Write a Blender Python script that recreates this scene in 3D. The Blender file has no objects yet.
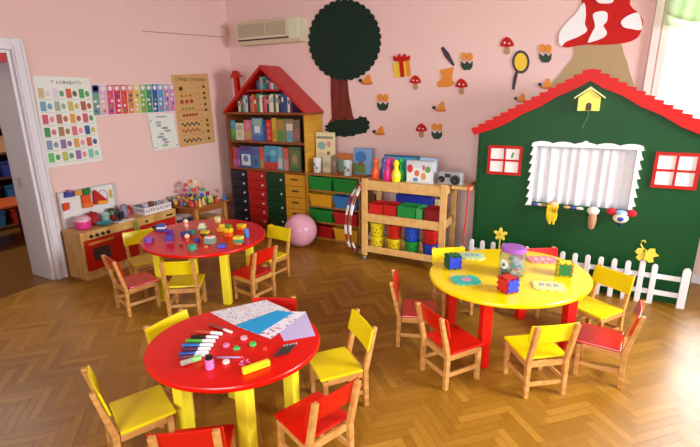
import bpy, bmesh, math, random
from mathutils import Vector, Matrix

random.seed(7)
PI = math.pi
scene = bpy.context.scene
COL = scene.collection

# ------------------------------------------------------------------ camera
# The room is axis aligned: x runs along the back wall to the right, y runs
# into the room towards the back wall, z is up.  The camera stands at x=y=0.
PITCH = math.atan(450.0 / 1586.0)
ROLL = math.radians(0.6)
YAW = math.radians(28.5)
EYE = Vector((0, 0, 1.8))
def _room(v):
    eu = Vector((math.cos(YAW), -math.sin(YAW), 0)); ev = Vector((math.sin(YAW), math.cos(YAW), 0))
    return Vector((v.dot(eu), v.dot(ev), v.z))
_F = Vector((0, math.cos(PITCH), -math.sin(PITCH)))
_U0 = Vector((0, math.sin(PITCH), math.cos(PITCH)))
_R0 = Vector((1, 0, 0))
CF = _room(_F)
CR = _room(_R0 * math.cos(ROLL) - _U0 * math.sin(ROLL))
CU = _room(_U0 * math.cos(ROLL) + _R0 * math.sin(ROLL))
cam_data = bpy.data.cameras.new('camera')
cam_data.sensor_width = 36.0
cam_data.lens = 36.0 * 450.0 / 700.0
cam_data.clip_start = 0.05
cam = bpy.data.objects.new('camera', cam_data)
COL.objects.link(cam)
m3 = Matrix((CR, CU, -CF)).transposed()
cam.matrix_world = Matrix.Translation(EYE) @ m3.to_4x4()
scene.camera = cam

# ------------------------------------------------------------------ light
world = bpy.data.worlds.new('daylight'); scene.world = world
world.use_nodes = True
bg = world.node_tree.nodes['Background']
bg.inputs[0].default_value = (0.93, 0.96, 1.0, 1)
bg.inputs[1].default_value = 1.5
def area(name, loc, aim, sx, sy, power, col=(1, 1, 1)):
    l = bpy.data.lights.new(name, 'AREA'); l.shape = 'RECTANGLE'; l.size = sx; l.size_y = sy
    l.energy = power; l.color = col
    o = bpy.data.objects.new(name, l); COL.objects.link(o)
    o.location = loc
    o.rotation_euler = (Vector(aim) - Vector(loc)).to_track_quat('-Z', 'Y').to_euler()
    return o
for _a in (
    area('daylight_right_window', (3.30, 3.2, 2.3), (-0.8, 2.9, 0.2), 1.8, 1.3, 165, (0.97, 0.99, 1.0)),
    area('daylight_front_window', (0.4, -2.45, 2.3), (-0.2, 3.2, 0.3), 2.8, 1.8, 140, (1.0, 1.0, 0.99)),
    area('daylight_back_window', (1.45, 5.75, 2.2), (0.2, 2.2, 0.0), 1.8, 2.2, 110, (0.96, 0.98, 1.0))):
    _a.data.spread = math.radians(125)
vs = scene.view_settings
vs.view_transform = 'Standard'; vs.look = 'None'; vs.gamma = 1.0; vs.use_curve_mapping = False
vs.exposure = 0.32
scene.cycles.use_denoising = True
scene.cycles.max_bounces = 8

# ------------------------------------------------------------------ helpers
def P(px, py, x=None, y=None, z=None):
    """the place where the sight line through a photo point meets a wall plane, a front or a table height"""
    d = CF + CR * ((px - 350.0) / 450.0) + CU * ((223.5 - py) / 450.0)
    if x is not None: t = (x - EYE.x) / d.x
    elif y is not None: t = (y - EYE.y) / d.y
    else: t = (z - EYE.z) / d.z
    return EYE + d * t

def lin(h):
    h = h.lstrip('#'); o = []
    for i in (0, 2, 4):
        c = int(h[i:i + 2], 16) / 255.0
        o.append(c / 12.92 if c <= 0.04045 else ((c + 0.055) / 1.055) ** 2.4)
    return (*o, 1.0)

MATS = {}
def mat(name, hexc, rough=0.45, var=0.06, scale=12.0, spec=0.5, bump=0.0, metal=0.0, coat=0.0):
    if name in MATS: return MATS[name]
    m = bpy.data.materials.new(name); m.use_nodes = True
    nt = m.node_tree; b = nt.nodes['Principled BSDF']
    c = lin(hexc)
    tc = nt.nodes.new('ShaderNodeTexCoord'); nz = nt.nodes.new('ShaderNodeTexNoise')
    nz.inputs['Scale'].default_value = scale; nz.inputs['Detail'].default_value = 3
    nt.links.new(tc.outputs['Object'], nz.inputs['Vector'])
    mx = nt.nodes.new('ShaderNodeMix'); mx.data_type = 'RGBA'
    mx.inputs[6].default_value = tuple(x * (1 - var) for x in c[:3]) + (1,)
    mx.inputs[7].default_value = tuple(min(1, x * (1 + var)) for x in c[:3]) + (1,)
    nt.links.new(nz.outputs['Fac'], mx.inputs[0]); nt.links.new(mx.outputs[2], b.inputs['Base Color'])
    b.inputs['Roughness'].default_value = rough; b.inputs['Metallic'].default_value = metal
    b.inputs['Specular IOR Level'].default_value = spec
    b.inputs['Coat Weight'].default_value = coat
    if bump:
        bp = nt.nodes.new('ShaderNodeBump'); bp.inputs['Strength'].default_value = bump; bp.inputs['Distance'].default_value = 0.01
        nt.links.new(nz.outputs['Fac'], bp.inputs['Height']); nt.links.new(bp.outputs[0], b.inputs['Normal'])
    MATS[name] = m
    return m

def wood(name, h1, h2, rough=0.4, scale=(30, 3, 30)):
    if name in MATS: return MATS[name]
    m = bpy.data.materials.new(name); m.use_nodes = True
    nt = m.node_tree; b = nt.nodes['Principled BSDF']
    tc = nt.nodes.new('ShaderNodeTexCoord'); mp = nt.nodes.new('ShaderNodeMapping')
    mp.inputs['Scale'].default_value = scale
    nz = nt.nodes.new('ShaderNodeTexNoise'); nz.inputs['Scale'].default_value = 1.0; nz.inputs['Detail'].default_value = 4
    cr = nt.nodes.new('ShaderNodeValToRGB')
    cr.color_ramp.elements[0].position = 0.35; cr.color_ramp.elements[0].color = lin(h1)
    cr.color_ramp.elements[1].position = 0.65; cr.color_ramp.elements[1].color = lin(h2)
    nt.links.new(tc.outputs['Object'], mp.inputs[0]); nt.links.new(mp.outputs[0], nz.inputs['Vector'])
    nt.links.new(nz.outputs['Fac'], cr.inputs[0]); nt.links.new(cr.outputs[0], b.inputs['Base Color'])
    b.inputs['Roughness'].default_value = rough
    MATS[name] = m
    return m

def glassy(name, hexc, rough=0.05, trans=0.9):
    if name in MATS: return MATS[name]
    m = bpy.data.materials.new(name); m.use_nodes = True
    nt = m.node_tree; b = nt.nodes['Principled BSDF']
    nz = nt.nodes.new('ShaderNodeTexNoise'); nz.inputs['Scale'].default_value = 4
    mr = nt.nodes.new('ShaderNodeMapRange'); mr.inputs[3].default_value = rough; mr.inputs[4].default_value = rough + 0.04
    nt.links.new(nz.outputs['Fac'], mr.inputs[0]); nt.links.new(mr.outputs[0], b.inputs['Roughness'])
    b.inputs['Base Color'].default_value = lin(hexc)
    b.inputs['Transmission Weight'].default_value = trans
    b.inputs['IOR'].default_value = 1.2
    MATS[name] = m
    return m

def speckle(name, base, spots, scale=60, thr=0.62, rough=0.6):
    """printed paper: small spots of a few colours on a light ground"""
    if name in MATS: return MATS[name]
    m = bpy.data.materials.new(name); m.use_nodes = True
    nt = m.node_tree; b = nt.nodes['Principled BSDF']
    tc = nt.nodes.new('ShaderNodeTexCoord'); vo = nt.nodes.new('ShaderNodeTexVoronoi'); vo.inputs['Scale'].default_value = scale
    nt.links.new(tc.outputs['Object'], vo.inputs['Vector'])
    cr = nt.nodes.new('ShaderNodeValToRGB'); cr.color_ramp.interpolation = 'CONSTANT'
    n = len(spots)
    cr.color_ramp.elements[0].color = lin(spots[0]); cr.color_ramp.elements[0].position = 0
    cr.color_ramp.elements[1].color = lin(spots[-1]); cr.color_ramp.elements[1].position = (n - 1) / n
    for i in range(1, n - 1):
        e = cr.color_ramp.elements.new(i / n); e.color = lin(spots[i])
    sp = nt.nodes.new('ShaderNodeSeparateColor'); nt.links.new(vo.outputs['Color'], sp.inputs[0])
    nt.links.new(sp.outputs[0], cr.inputs[0])
    lt = nt.nodes.new('ShaderNodeMath'); lt.operation = 'LESS_THAN'; lt.inputs[1].default_value = 1 - thr
    nt.links.new(vo.outputs['Distance'], lt.inputs[0])
    mx = nt.nodes.new('ShaderNodeMix'); mx.data_type = 'RGBA'; mx.inputs[6].default_value = lin(base)
    nt.links.new(lt.outputs[0], mx.inputs[0]); nt.links.new(cr.outputs[0], mx.inputs[7])
    nt.links.new(mx.outputs[2], b.inputs['Base Color']); b.inputs['Roughness'].default_value = rough
    MATS[name] = m
    return m

class MB:
    """collects shapes, then links them as one mesh object"""
    def __init__(s): s.v = []; s.f = []; s.mi = []
    def add(s, vs, fs, mi=0):
        n = len(s.v); s.v += [tuple(v) for v in vs]; s.f += [tuple(i + n for i in f) for f in fs]; s.mi += [mi] * len(fs); return s
    def box(s, x0, x1, y0, y1, z0, z1, mi=0, M=None):
        vs = [Vector(p) for p in ((x0, y0, z0), (x1, y0, z0), (x1, y1, z0), (x0, y1, z0), (x0, y0, z1), (x1, y0, z1), (x1, y1, z1), (x0, y1, z1))]
        if M is not None: vs = [M @ v for v in vs]
        return s.add(vs, [(0, 3, 2, 1), (4, 5, 6, 7), (0, 1, 5, 4), (1, 2, 6, 5), (2, 3, 7, 6), (3, 0, 4, 7)], mi)
    def prism(s, pts, off, mi=0):
        """closed outline of 3-D points, pushed by the vector off"""
        n = len(pts); off = Vector(off); a = [Vector(p) for p in pts]; b = [p + off for p in a]
        nn = Vector((0, 0, 0))
        for i in range(n): nn += a[i].cross(a[(i + 1) % n])
        fs = [tuple(range(n)), tuple(range(2 * n - 1, n - 1, -1))] + [((i + 1) % n, i, n + i, n + (i + 1) % n) for i in range(n)]
        if nn.dot(off) > 0: fs = [tuple(reversed(f)) for f in fs]
        return s.add(a + b, fs, mi)
    def lathe(s, prof, c=(0, 0, 0), n=20, mi=0, M=None, sx=1, sy=1, flute=0, fn=12):
        c = Vector(c); vs = []
        for r, z in prof:
            for k in range(n):
                a = 2 * PI * k / n; q = r * (1 + flute * math.cos(fn * a))
                v = Vector((q * sx * math.cos(a), q * sy * math.sin(a), z))
                vs.append((M @ v if M is not None else v) + c)
        fs = []
        m = len(prof)
        for j in range(m - 1):
            for k in range(n):
                k2 = (k + 1) % n; fs.append((j * n + k, j * n + k2, (j + 1) * n + k2, (j + 1) * n + k))
        fs.append(tuple(range(n - 1, -1, -1))); fs.append(tuple((m - 1) * n + k for k in range(n)))
        return s.add(vs, fs, mi)
    def tube(s, pts, r, n=8, mi=0, closed=False):
        pts = [Vector(p) for p in pts]; m = len(pts); vs = []
        up = Vector((0, 0, 1))
        for i, p in enumerate(pts):
            if closed: t = pts[(i + 1) % m] - pts[i - 1]
            else: t = pts[min(i + 1, m - 1)] - pts[max(i - 1, 0)]
            t.normalize()
            a = t.cross(up)
            if a.length < 1e-3: a = t.cross(Vector((1, 0, 0)))
            a.normalize(); b = a.cross(t)
            for k in range(n):
                w = 2 * PI * k / n; vs.append(p + a * (r * math.cos(w)) + b * (r * math.sin(w)))
        fs = []
        for i in range(m if closed else m - 1):
            for k in range(n):
                k2 = (k + 1) % n; j = (i + 1) % m
                fs.append((i * n + k, i * n + k2, j * n + k2, j * n + k))
        if not closed: fs += [tuple(range(n - 1, -1, -1)), tuple((m - 1) * n + k for k in range(n))]
        return s.add(vs, fs, mi)
    def ball(s, c, r, n=16, mi=0, sx=1, sy=1, sz=1):
        prof = [(max(1e-4, r * math.sin(PI * j / (n // 2))), -r * math.cos(PI * j / (n // 2)) * sz) for j in range(n // 2 + 1)]
        return s.lathe(prof, c, n, mi, None, sx, sy)
    def build(s, name, m, parent=None, loc=(0, 0, 0), rotz=0.0, bevel=0.0, smooth=False, seg=2):
        me = bpy.data.meshes.new(name); me.from_pydata(s.v, [], s.f)
        for x in (m if isinstance(m, (list, tuple)) else [m]): me.materials.append(x)
        for p, i in zip(me.polygons, s.mi): p.material_index = i; p.use_smooth = False
        bm = bmesh.new(); bm.from_mesh(me); bmesh.ops.recalc_face_normals(bm, faces=bm.faces); bm.to_mesh(me); bm.free()
        if smooth:
            me.polygons.foreach_set('use_smooth', [True] * len(me.polygons))
            try: me.set_sharp_from_angle(angle=math.radians(38))
            except Exception: pass
        o = bpy.data.objects.new(name, me); COL.objects.link(o)
        o.location = loc; o.rotation_euler = (0, 0, rotz)
        if parent is not None: o.parent = parent
        if bevel:
            b = o.modifiers.new('bevel', 'BEVEL'); b.width = bevel; b.segments = seg; b.limit_method = 'ANGLE'; b.angle_limit = math.radians(40)
        return o

def tag(o, label=None, cat=None, group=None, kind=None):
    if label: o['label'] = label
    if cat: o['category'] = cat
    if group: o['group'] = group
    if kind: o['kind'] = kind
    return o
def thing(name, label, cat, loc=(0, 0, 0), rotz=0.0, group=None):
    o = bpy.data.objects.new(name, None); COL.objects.link(o); o.empty_display_size = 0.1
    o.location = loc; o.rotation_euler = (0, 0, rotz)
    return tag(o, label, cat, group)
def copy_tree(o, parent=None):
    c = o.copy(); COL.objects.link(c)
    if parent is not None: c.parent = parent
    for ch in list(o.children): copy_tree(ch, c)
    return c
def rz(a): return Matrix.Rotation(a, 4, 'Z')
def text(name, body, m, M, width, parent=None, height=None, align='CENTER', ext=0.0006):
    cu = bpy.data.curves.new(name, 'FONT'); cu.body = body; cu.size = 1.0; cu.align_x = align; cu.align_y = 'CENTER'; cu.extrude = 0
    tmp = bpy.data.objects.new(name, cu); COL.objects.link(tmp)
    bpy.context.view_layer.update()
    dims = tmp.dimensions.copy()
    s = width / max(dims.x, 1e-3); sy = s if height is None else height / max(dims.y, 1e-3)
    me = bpy.data.meshes.new_from_object(tmp.evaluated_get(bpy.context.evaluated_depsgraph_get()))
    me.name = name; bpy.data.objects.remove(tmp); bpy.data.curves.remove(cu)
    me.materials.clear(); me.materials.append(m)
    me.transform(M @ Matrix.Diagonal((s, sy, 1, 1)))
    if parent is not None:
        bpy.context.view_layer.update(); me.transform(parent.matrix_world.inverted())
    o = bpy.data.objects.new(name, me); COL.objects.link(o); o.parent = parent
    return o

# ------------------------------------------------------------------ materials
M_wall = mat('pink_wall_paint', '#ebc9c3', 0.75, 0.02, 3.0, 0.25)
M_ceil = mat('ceiling_paint', '#cdb9a8', 0.9, 0.02, 3.0, 0.2)
M_white = mat('white_gloss_paint', '#e9e7ee', 0.35, 0.02)
M_lead = mat('white_matt', '#eeeeee', 0.6, 0.02)
M_red = mat('red_table_paint', '#da0c02', 0.24, 0.03, 5, 0.4, 0, 0, 0.0)
M_yel = mat('yellow_table_paint', '#f6d202', 0.2, 0.03, 5, 0.45, 0, 0, 0.05)
M_legY = mat('yellow_leg_paint', '#f0de30', 0.35, 0.03)
M_legR = mat('red_leg_paint', '#d81208', 0.35, 0.03)
M_chR = mat('red_chair_paint', '#c81408', 0.28, 0.05, 8)
M_chY = mat('yellow_chair_paint', '#e8cf0c', 0.28, 0.05, 8)
M_beech = wood('beech', '#b87c3c', '#d09a58', 0.4)
M_pine = wood('pine', '#d6a45c', '#e4b876', 0.45, (14, 14, 14))
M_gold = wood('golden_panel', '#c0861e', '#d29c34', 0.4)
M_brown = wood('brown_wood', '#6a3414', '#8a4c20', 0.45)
M_dark = mat('dark_void', '#20140e', 0.7)
M_black = mat('black_plastic', '#141414', 0.4)

# ------------------------------------------------------------------ setting
XL, XR, YB, YF, ZC = -4.75, 2.9, 5.2, -2.0, 3.3
def structure(o): o['kind'] = 'structure'; return o

def floor():
    m = bpy.data.materials.new('herringbone_parquet'); m.use_nodes = True
    nt = m.node_tree; b = nt.nodes['Principled BSDF']
    ge = nt.nodes.new('ShaderNodeNewGeometry'); tc = nt.nodes.new('ShaderNodeTexCoord')
    cr = nt.nodes.new('ShaderNodeValToRGB')
    cr.color_ramp.elements[0].color = lin('#966618'); cr.color_ramp.elements[1].color = lin('#b07e2c')
    e = cr.color_ramp.elements.new(0.5); e.color = lin('#a27222')
    nt.links.new(ge.outputs['Random Per Island'], cr.inputs[0])
    nz = nt.nodes.new('ShaderNodeTexNoise'); nz.inputs['Scale'].default_value = 28; nz.inputs['Detail'].default_value = 4
    nt.links.new(tc.outputs['Object'], nz.inputs['Vector'])
    mx = nt.nodes.new('ShaderNodeMix'); mx.data_type = 'RGBA'; mx.blend_type = 'MULTIPLY'; mx.inputs[0].default_value = 0.5
    gr = nt.nodes.new('ShaderNodeValToRGB'); gr.color_ramp.elements[0].color = (0.6, 0.55, 0.5, 1); gr.color_ramp.elements[1].color = (1.15, 1.12, 1.1, 1)
    nt.links.new(nz.outputs['Fac'], gr.inputs[0]); nt.links.new(cr.outputs[0], mx.inputs[6]); nt.links.new(gr.outputs[0], mx.inputs[7])
    nt.links.new(mx.outputs[2], b.inputs['Base Color'])
    nz2 = nt.nodes.new('ShaderNodeTexNoise'); nz2.inputs['Scale'].default_value = 2.0
    mr = nt.nodes.new('ShaderNodeMapRange'); mr.inputs[3].default_value = 0.28; mr.inputs[4].default_value = 0.42
    nt.links.new(tc.outputs['Object'], nz2.inputs['Vector']); nt.links.new(nz2.outputs['Fac'], mr.inputs[0]); nt.links.new(mr.outputs[0], b.inputs['Roughness'])
    b.inputs['Specular IOR Level'].default_value = 0.34
    w, n = 0.052, 6; g = 0.0009; L = w * n
    mb = MB(); x0, x1, y0, y1 = XL, XR, YF, YB
    R = rz(PI / 4); c = Vector(((x0 + x1) / 2, (y0 + y1) / 2, 0)); N = int(12 / w)
    bm = bmesh.new()
    for i in range(-N, N):
        for j in range(-N, N):
            d = (i - j) % (2 * n)
            if d == 0: r = (i * w, i * w + L, j * w, j * w + w)
            elif d == n: r = (i * w, i * w + w, j * w - L + w, j * w + w)
            else: continue
            q = [R @ Vector(p) + c for p in ((r[0] + g, r[2] + g, 0), (r[1] - g, r[2] + g, 0), (r[1] - g, r[3] - g, 0), (r[0] + g, r[3] - g, 0))]
            if max(p.x for p in q) < x0 or min(p.x for p in q) > x1 or max(p.y for p in q) < y0 or min(p.y for p in q) > y1: continue
            bm.faces.new([bm.verts.new(p) for p in q])
    for co, no in (((x0, 0, 0), (-1, 0, 0)), ((x1, 0, 0), (1, 0, 0)), ((0, y0, 0), (0, -1, 0)), ((0, y1, 0), (0, 1, 0))):
        bmesh.ops.bisect_plane(bm, geom=bm.verts[:] + bm.edges[:] + bm.faces[:], plane_co=co, plane_no=no, clear_outer=True)
    f0 = bm.faces.new([bm.verts.new(p) for p in ((XL - 4.2, y0, -0.0015), (x1, y0, -0.0015), (x1, y1, -0.0015), (XL - 4.2, y1, -0.0015))])
    f0.material_index = 1
    bmesh.ops.recalc_face_normals(bm, faces=bm.faces)
    for f in bm.faces:
        if f.normal.z < 0: f.normal_flip()
    me = bpy.data.meshes.new('floor'); bm.to_mesh(me); bm.free()
    me.materials.append(m); me.materials.append(mat('dark_joint_floor', '#6a4416', 0.3))
    o = bpy.data.objects.new('floor', me); COL.objects.link(o); structure(o)
floor()

DY0, DY1, DZ = 1.25, 2.355, 2.23          # doorway in the left wall
TW = 0.38                                 # its thickness
mb = MB().box(XL - TW, XL, DY1, YB + .1, 0, ZC).box(XL - TW, XL, YF - .1, DY0, 0, ZC).box(XL - TW, XL, DY0, DY1, DZ, ZC)
structure(mb.build('wall_left', M_wall))
# back wall with the bright window at its right end
WX0, WX1, WZ0, WZ1 = 0.46, 2.35, 0.55, 2.95
mb = MB().box(XL, WX0, YB, YB + .2, 0, ZC).box(WX1, XR, YB, YB + .2, 0, ZC).box(WX0, WX1, YB, YB + .2, 0, WZ0).box(WX0, WX1, YB, YB + .2, WZ1, ZC)
structure(mb.build('wall_back', M_wall))
mb = MB().box(XR, XR + .2, YF - .1, .5, 0, ZC).box(XR, XR + .2, 4.1, YB + .2, 0, ZC).box(XR, XR + .2, .5, 4.1, 0, .85).box(XR, XR + .2, .5, 4.1, 2.7, ZC)
structure(mb.build('wall_right', M_wall))
mb = MB().box(XL, -3.3, YF - .1, YF, 0, ZC).box(1.5, XR, YF - .1, YF, 0, ZC).box(-3.3, 1.5, YF - .1, YF, 0, .9).box(-3.3, 1.5, YF - .1, YF, 2.9, ZC)
structure(mb.build('wall_front', M_wall))
structure(MB().box(XL - TW, XR + .2, YF - .1, YB + .2, ZC, ZC + .1).build('ceiling', M_ceil))
M_glass = bpy.data.materials.new('window_glass'); M_glass.use_nodes = True
nt = M_glass.node_tree; nt.nodes.remove(nt.nodes['Principled BSDF'])
g1 = nt.nodes.new('ShaderNodeBsdfTransparent'); g2 = nt.nodes.new('ShaderNodeBsdfGlossy'); g2.inputs['Roughness'].default_value = .03
fz = nt.nodes.new('ShaderNodeFresnel'); fz.inputs[0].default_value = 1.45; mx = nt.nodes.new('ShaderNodeMixShader')
nt.links.new(fz.outputs[0], mx.inputs[0]); nt.links.new(g1.outputs[0], mx.inputs[1]); nt.links.new(g2.outputs[0], mx.inputs[2]); nt.links.new(mx.outputs[0], nt.nodes['Material Output'].inputs[0])
def window(n, horiz, a0, a1, z0, z1, at, bars):
    e = thing('window_%d' % n, None, None); structure(e)
    def bx(mb, p0, p1, q0, q1, d0, d1):
        return mb.box(p0, p1, at + d0, at + d1, q0, q1) if horiz else mb.box(at + d0, at + d1, p0, p1, q0, q1)
    f = MB()
    for (p0, p1, q0, q1) in ((a0, a0 + .06, z0, z1), (a1 - .06, a1, z0, z1), (a0 + .06, a1 - .06, z0, z0 + .06), (a0 + .06, a1 - .06, z1 - .06, z1)): bx(f, p0, p1, q0, q1, .06, .13)
    for k in range(1, bars):
        x = a0 + (a1 - a0) * k / bars; bx(f, x - .03, x + .03, z0 + .06, z1 - .06, .065, .125)
    structure(f.build('window_frame', M_white, e, bevel=.004))
    structure(bx(MB(), a0 + .03, a1 - .03, z0 + .03, z1 - .03, .09, .1).build('window_pane', M_glass, e))
    s = MB(); bx(s, a0 - .04, a1 + .04, z0 - .04, z0, -.1 if horiz else -.1, .1)
    structure(s.build('window_sill', M_white, e, bevel=.005))
window(1, True, WX0, WX1, WZ0, WZ1, YB, 2)
window(2, False, .5, 4.1, .85, 2.7, XR, 3)
window(3, True, -3.3, 1.5, .9, 2.9, YF - .19, 4)
# white upright post beside the window
structure(MB().box(.325, .385, YB - .05, YB, 0, ZC).box(.40, .455, YB - .025, YB, 0, ZC).build('trim_1', mat('cream_trim', '#e8dcd4', 0.5), bevel=.006))
structure(MB().box(-2.4, .32, YB - .02, YB, 0, .09).box(.46, XR, YB - .02, YB, 0, .09).build('baseboard_back', M_white, bevel=.004))
structure(MB().box(XL, XL + .02, 2.49, 4.6, 0, .08).build('baseboard_left', M_white, bevel=.004))

# doorway: casing, reveal and the darker room beyond
e = thing('door_1', None, None); structure(e)
M_jamb = mat('door_white', '#e4e2ea', 0.3, 0.02)
c = MB().box(XL, XL + .035, DY1, DY1 + .115, 0, DZ + .1).box(XL, XL + .035, DY0 - .115, DY0, 0, DZ + .1).box(XL, XL + .035, DY0, DY1, DZ, DZ + .1)
c.box(XL + .035, XL + .048, DY1 + .012, DY1 + .035, 0, DZ + .03).box(XL + .035, XL + .048, DY1 + .08, DY1 + .1, 0, DZ + .09)
structure(c.build('door_casing', M_jamb, e, bevel=.006))
c = MB().box(XL - TW, XL, DY1 - .03, DY1, 0, DZ).box(XL - TW, XL, DY0, DY0 + .03, 0, DZ).box(XL - TW, XL, DY0 + .03, DY1 - .03, DZ - .03, DZ)
structure(c.build('door_reveal', M_jamb, e, bevel=.004))
structure(MB().box(XL - .25, XL - .23, DY1 - .043, DY1 - .03, .95, 1.06).build('latch_plate', mat('brushed_plate', '#c8c8cc', 0.35, metal=.7), e))
X2 = XL - 4.0
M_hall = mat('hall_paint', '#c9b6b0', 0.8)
structure(MB().box(X2 - .1, X2, -1.0, 5.0, 0, ZC).build('wall_hall_far', M_hall))
structure(MB().box(X2, XL - TW, 4.9, 5.0, 0, ZC).build('wall_hall_side', M_hall))
structure(MB().box(X2, XL - TW, -1.0, -.9, 0, ZC).build('wall_hall_near', M_hall))
structure(MB().box(X2 - .1, XL - TW, -1.0, 5.0, ZC, ZC + .1).build('ceiling_hall', M_hall))

# ------------------------------------------------------------------ tables
TZ = 0.545
def table(name, label, c, ax, major, leg_r, leg_a, mt, ml, group=None):
    t = thing(name, label, 'table', (c[0], c[1], 0))
    R = rz(major); th = .028
    prof = [(1e-3, TZ - th), (.985, TZ - th), (.997, TZ - th + .006), (1.0, TZ - th / 2), (.997, TZ - .006), (.988, TZ), (1e-3, TZ)]
    mb = MB(); n = 96; vs = []
    for r, z in prof:
        for k in range(n):
            a = 2 * PI * k / n; vs.append(R @ Vector((r * ax[0] * math.cos(a), r * ax[1] * math.sin(a), z)))
    fs = [(j * n + k, j * n + (k + 1) % n, (j + 1) * n + (k + 1) % n, (j + 1) * n + k) for j in range(len(prof) - 1) for k in range(n)]
    fs += [tuple(range(n - 1, -1, -1)), tuple((len(prof) - 1) * n + k for k in range(n))]
    mb.add(vs, fs).build('tabletop', mt, t, smooth=True)
    h = .034
    for k in range(4):
        a = leg_a + k * PI / 2; px, py = leg_r * math.cos(a), leg_r * math.sin(a)
        MB().box(-h, h, -h, h, 0, TZ - th - .001).build('leg', ml, t, (px, py, 0), a + PI / 4, .005)
    for k in range(4):
        a, b = leg_a + k * PI / 2, leg_a + (k + 1) * PI / 2
        p = Vector((leg_r * math.cos(a), leg_r * math.sin(a), 0)); q = Vector((leg_r * math.cos(b), leg_r * math.sin(b), 0))
        d = q - p; mid = (p + q) / 2; L = d.length / 2 - h - .001
        MB().box(-L, L, -.011, .011, TZ - th - .055, TZ - th - .002).build('apron', ml, t, tuple(mid), math.atan2(d.y, d.x), .003)
    return t
TY, TR, TF = (-.445, 3.243), (-3.16, 2.93), (-1.57, 1.588)
table('round_table', 'yellow round table on red legs in front of the green playhouse', TY, (.597, .520), math.atan2(.81, .59), .43, math.radians(82), M_yel, M_legR)
table('round_table', 'red round table by the toy kitchen covered with scattered toy blocks', TR, (.598, .561), math.atan2(.46, -.89), .44, math.radians(66), M_red, M_legY)
table('round_table', 'small red round table nearest the camera with papers and markers on it', TF, (.455, .409), math.atan2(.51, .86), .292, math.radians(49), M_red, M_legY)

# ------------------------------------------------------------------ chairs
def make_chair(paint, name):
    t = thing(name, 'small chair', 'chair')
    h = .0145
    for s in (-1, 1):
        x = s * .124
        # rear leg runs up as the back post and leans back
        pts = [(-.152, 0), (-.122, 0), (-.116, .24), (-.180, .512), (-.207, .512), (-.148, .24)]
        MB().prism([(x - h, y, z) for y, z in pts], (2 * h, 0, 0)).build('leg', M_beech, t, bevel=.004)
        MB().box(x - h, x + h, .105, .134, 0, .232).build('leg', M_beech, t, bevel=.004)
    MB().box(-.142, .142, -.112, .150, .2445, .2625).build('seat', paint, t, bevel=.006)
    f = MB()
    for s in (-1, 1): f.box(s * .124 - .011, s * .124 + .011, -.113, .104, .205, .243)
    f.box(-.109, .109, .110, .128, .205, .243).box(-.109, .109, -.135, -.117, .205, .243)
    f.build('seat_frame', M_beech, t, bevel=.003)
    for s in (-1, 1):
        MB().box(s * .124 - .008, s * .124 + .008, -.120, .104, .085, .112).build('stretcher', M_beech, t, bevel=.003)
    MB().box(-.109, .109, -.140, -.126, .075, .102).build('stretcher', M_beech, t, bevel=.003)
    # back board, slightly dished, in front of the posts
    mb = MB(); nx = 9; prof = []
    for i in range(nx):
        x = -.15 + .30 * i / (nx - 1); prof.append((x, -.010 * (1 - (x / .15) ** 2)))
    def yb(z): return -.1165 - (z - .24) * .235
    vs = []
    for z, cut in ((.378, 0), (.508, 0)):
        for x, d in prof: vs.append((x, yb(z) + d + .004, z))
        for x, d in prof: vs.append((x, yb(z) + d + .016, z))
    fs = []
    for i in range(nx - 1):
        fs += [(i, i + 1, 2 * nx + i + 1, 2 * nx + i), (nx + i + 1, nx + i, 3 * nx + i, 3 * nx + i + 1),
               (i + 1, i, nx + i, nx + i + 1), (2 * nx + i, 2 * nx + i + 1, 3 * nx + i + 1, 3 * nx + i)]
    fs += [(0, 2 * nx, 3 * nx, nx), (nx - 1, 2 * nx - 1, 4 * nx - 1, 3 * nx - 1)]
    mb.add(vs, fs).build('backrest', paint, t, bevel=.004)
    return t
CH = [
 ('R', -1.030, 2.945, 290, 'red chair at the yellow table, farthest left, seen from its side beside the shelf trolley'),
 ('R', -.675, 2.626, 325, 'red chair at the front left of the yellow table with its back turned to us'),
 ('Y', -.178, 2.778, 37, 'yellow chair in front of the yellow table with its back turned to us'),
 ('R', 0.195, 3.112, 85, 'red chair at the right of the yellow table with a flower sticker on its back'),
 ('Y', .150, 3.590, 147, 'yellow chair at the right of the yellow table in front of the white fence'),
 ('R', -.219, 3.899, 212, 'red chair behind the yellow table, only its back rail showing'),
 ('Y', -.930, 3.560, 215, 'yellow chair behind the left edge of the yellow table'),
 ('Y', -1.912, 1.210, 336, 'yellow chair at the left of the nearest red table on open floor'),
 ('R', -1.418, 1.152, 36, 'red chair cut by the bottom of the picture, in front of the nearest red table'),
 ('R', -1.074, 1.578, 69, 'red chair at the right front corner of the nearest red table'),
 ('Y', -1.215, 2.051, 141, 'yellow chair at the right of the nearest red table facing it'),
 ('R', -1.690, 2.020, 205, 'red chair behind the nearest red table, its back rail behind the papers'),
 ('Y', -1.995, 1.635, 268, 'yellow chair behind the left edge of the nearest red table, only its back rail showing'),
 ('R', -3.421, 2.334, 345, 'red chair at the left end of the block-covered red table near the toy stove'),
 ('Y', -3.004, 2.514, 35, 'yellow chair in front of the block-covered red table with its back turned to us'),
 ('R', -2.630, 2.961, 82, 'red chair at the right of the block-covered red table'),
 ('Y', -2.785, 3.400, 176, 'yellow chair behind the right of the block-covered red table near the pink ball'),
 ('Y', -3.820, 2.745, 245, 'yellow chair between the toy kitchen and the block-covered red table'),
]
proto = {'R': make_chair(M_chR, 'wooden_chair'), 'Y': make_chair(M_chY, 'wooden_chair')}
used = {}; chairs = []
for k, x, y, a, lab in CH:
    o = proto[k] if k not in used else copy_tree(proto[k])
    used[k] = 1; o.location = (x, y, 0); o.rotation_euler = (0, 0, math.radians(a))
    tag(o, lab, 'chair', 'small wooden chairs round the three tables'); chairs.append(o)
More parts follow.
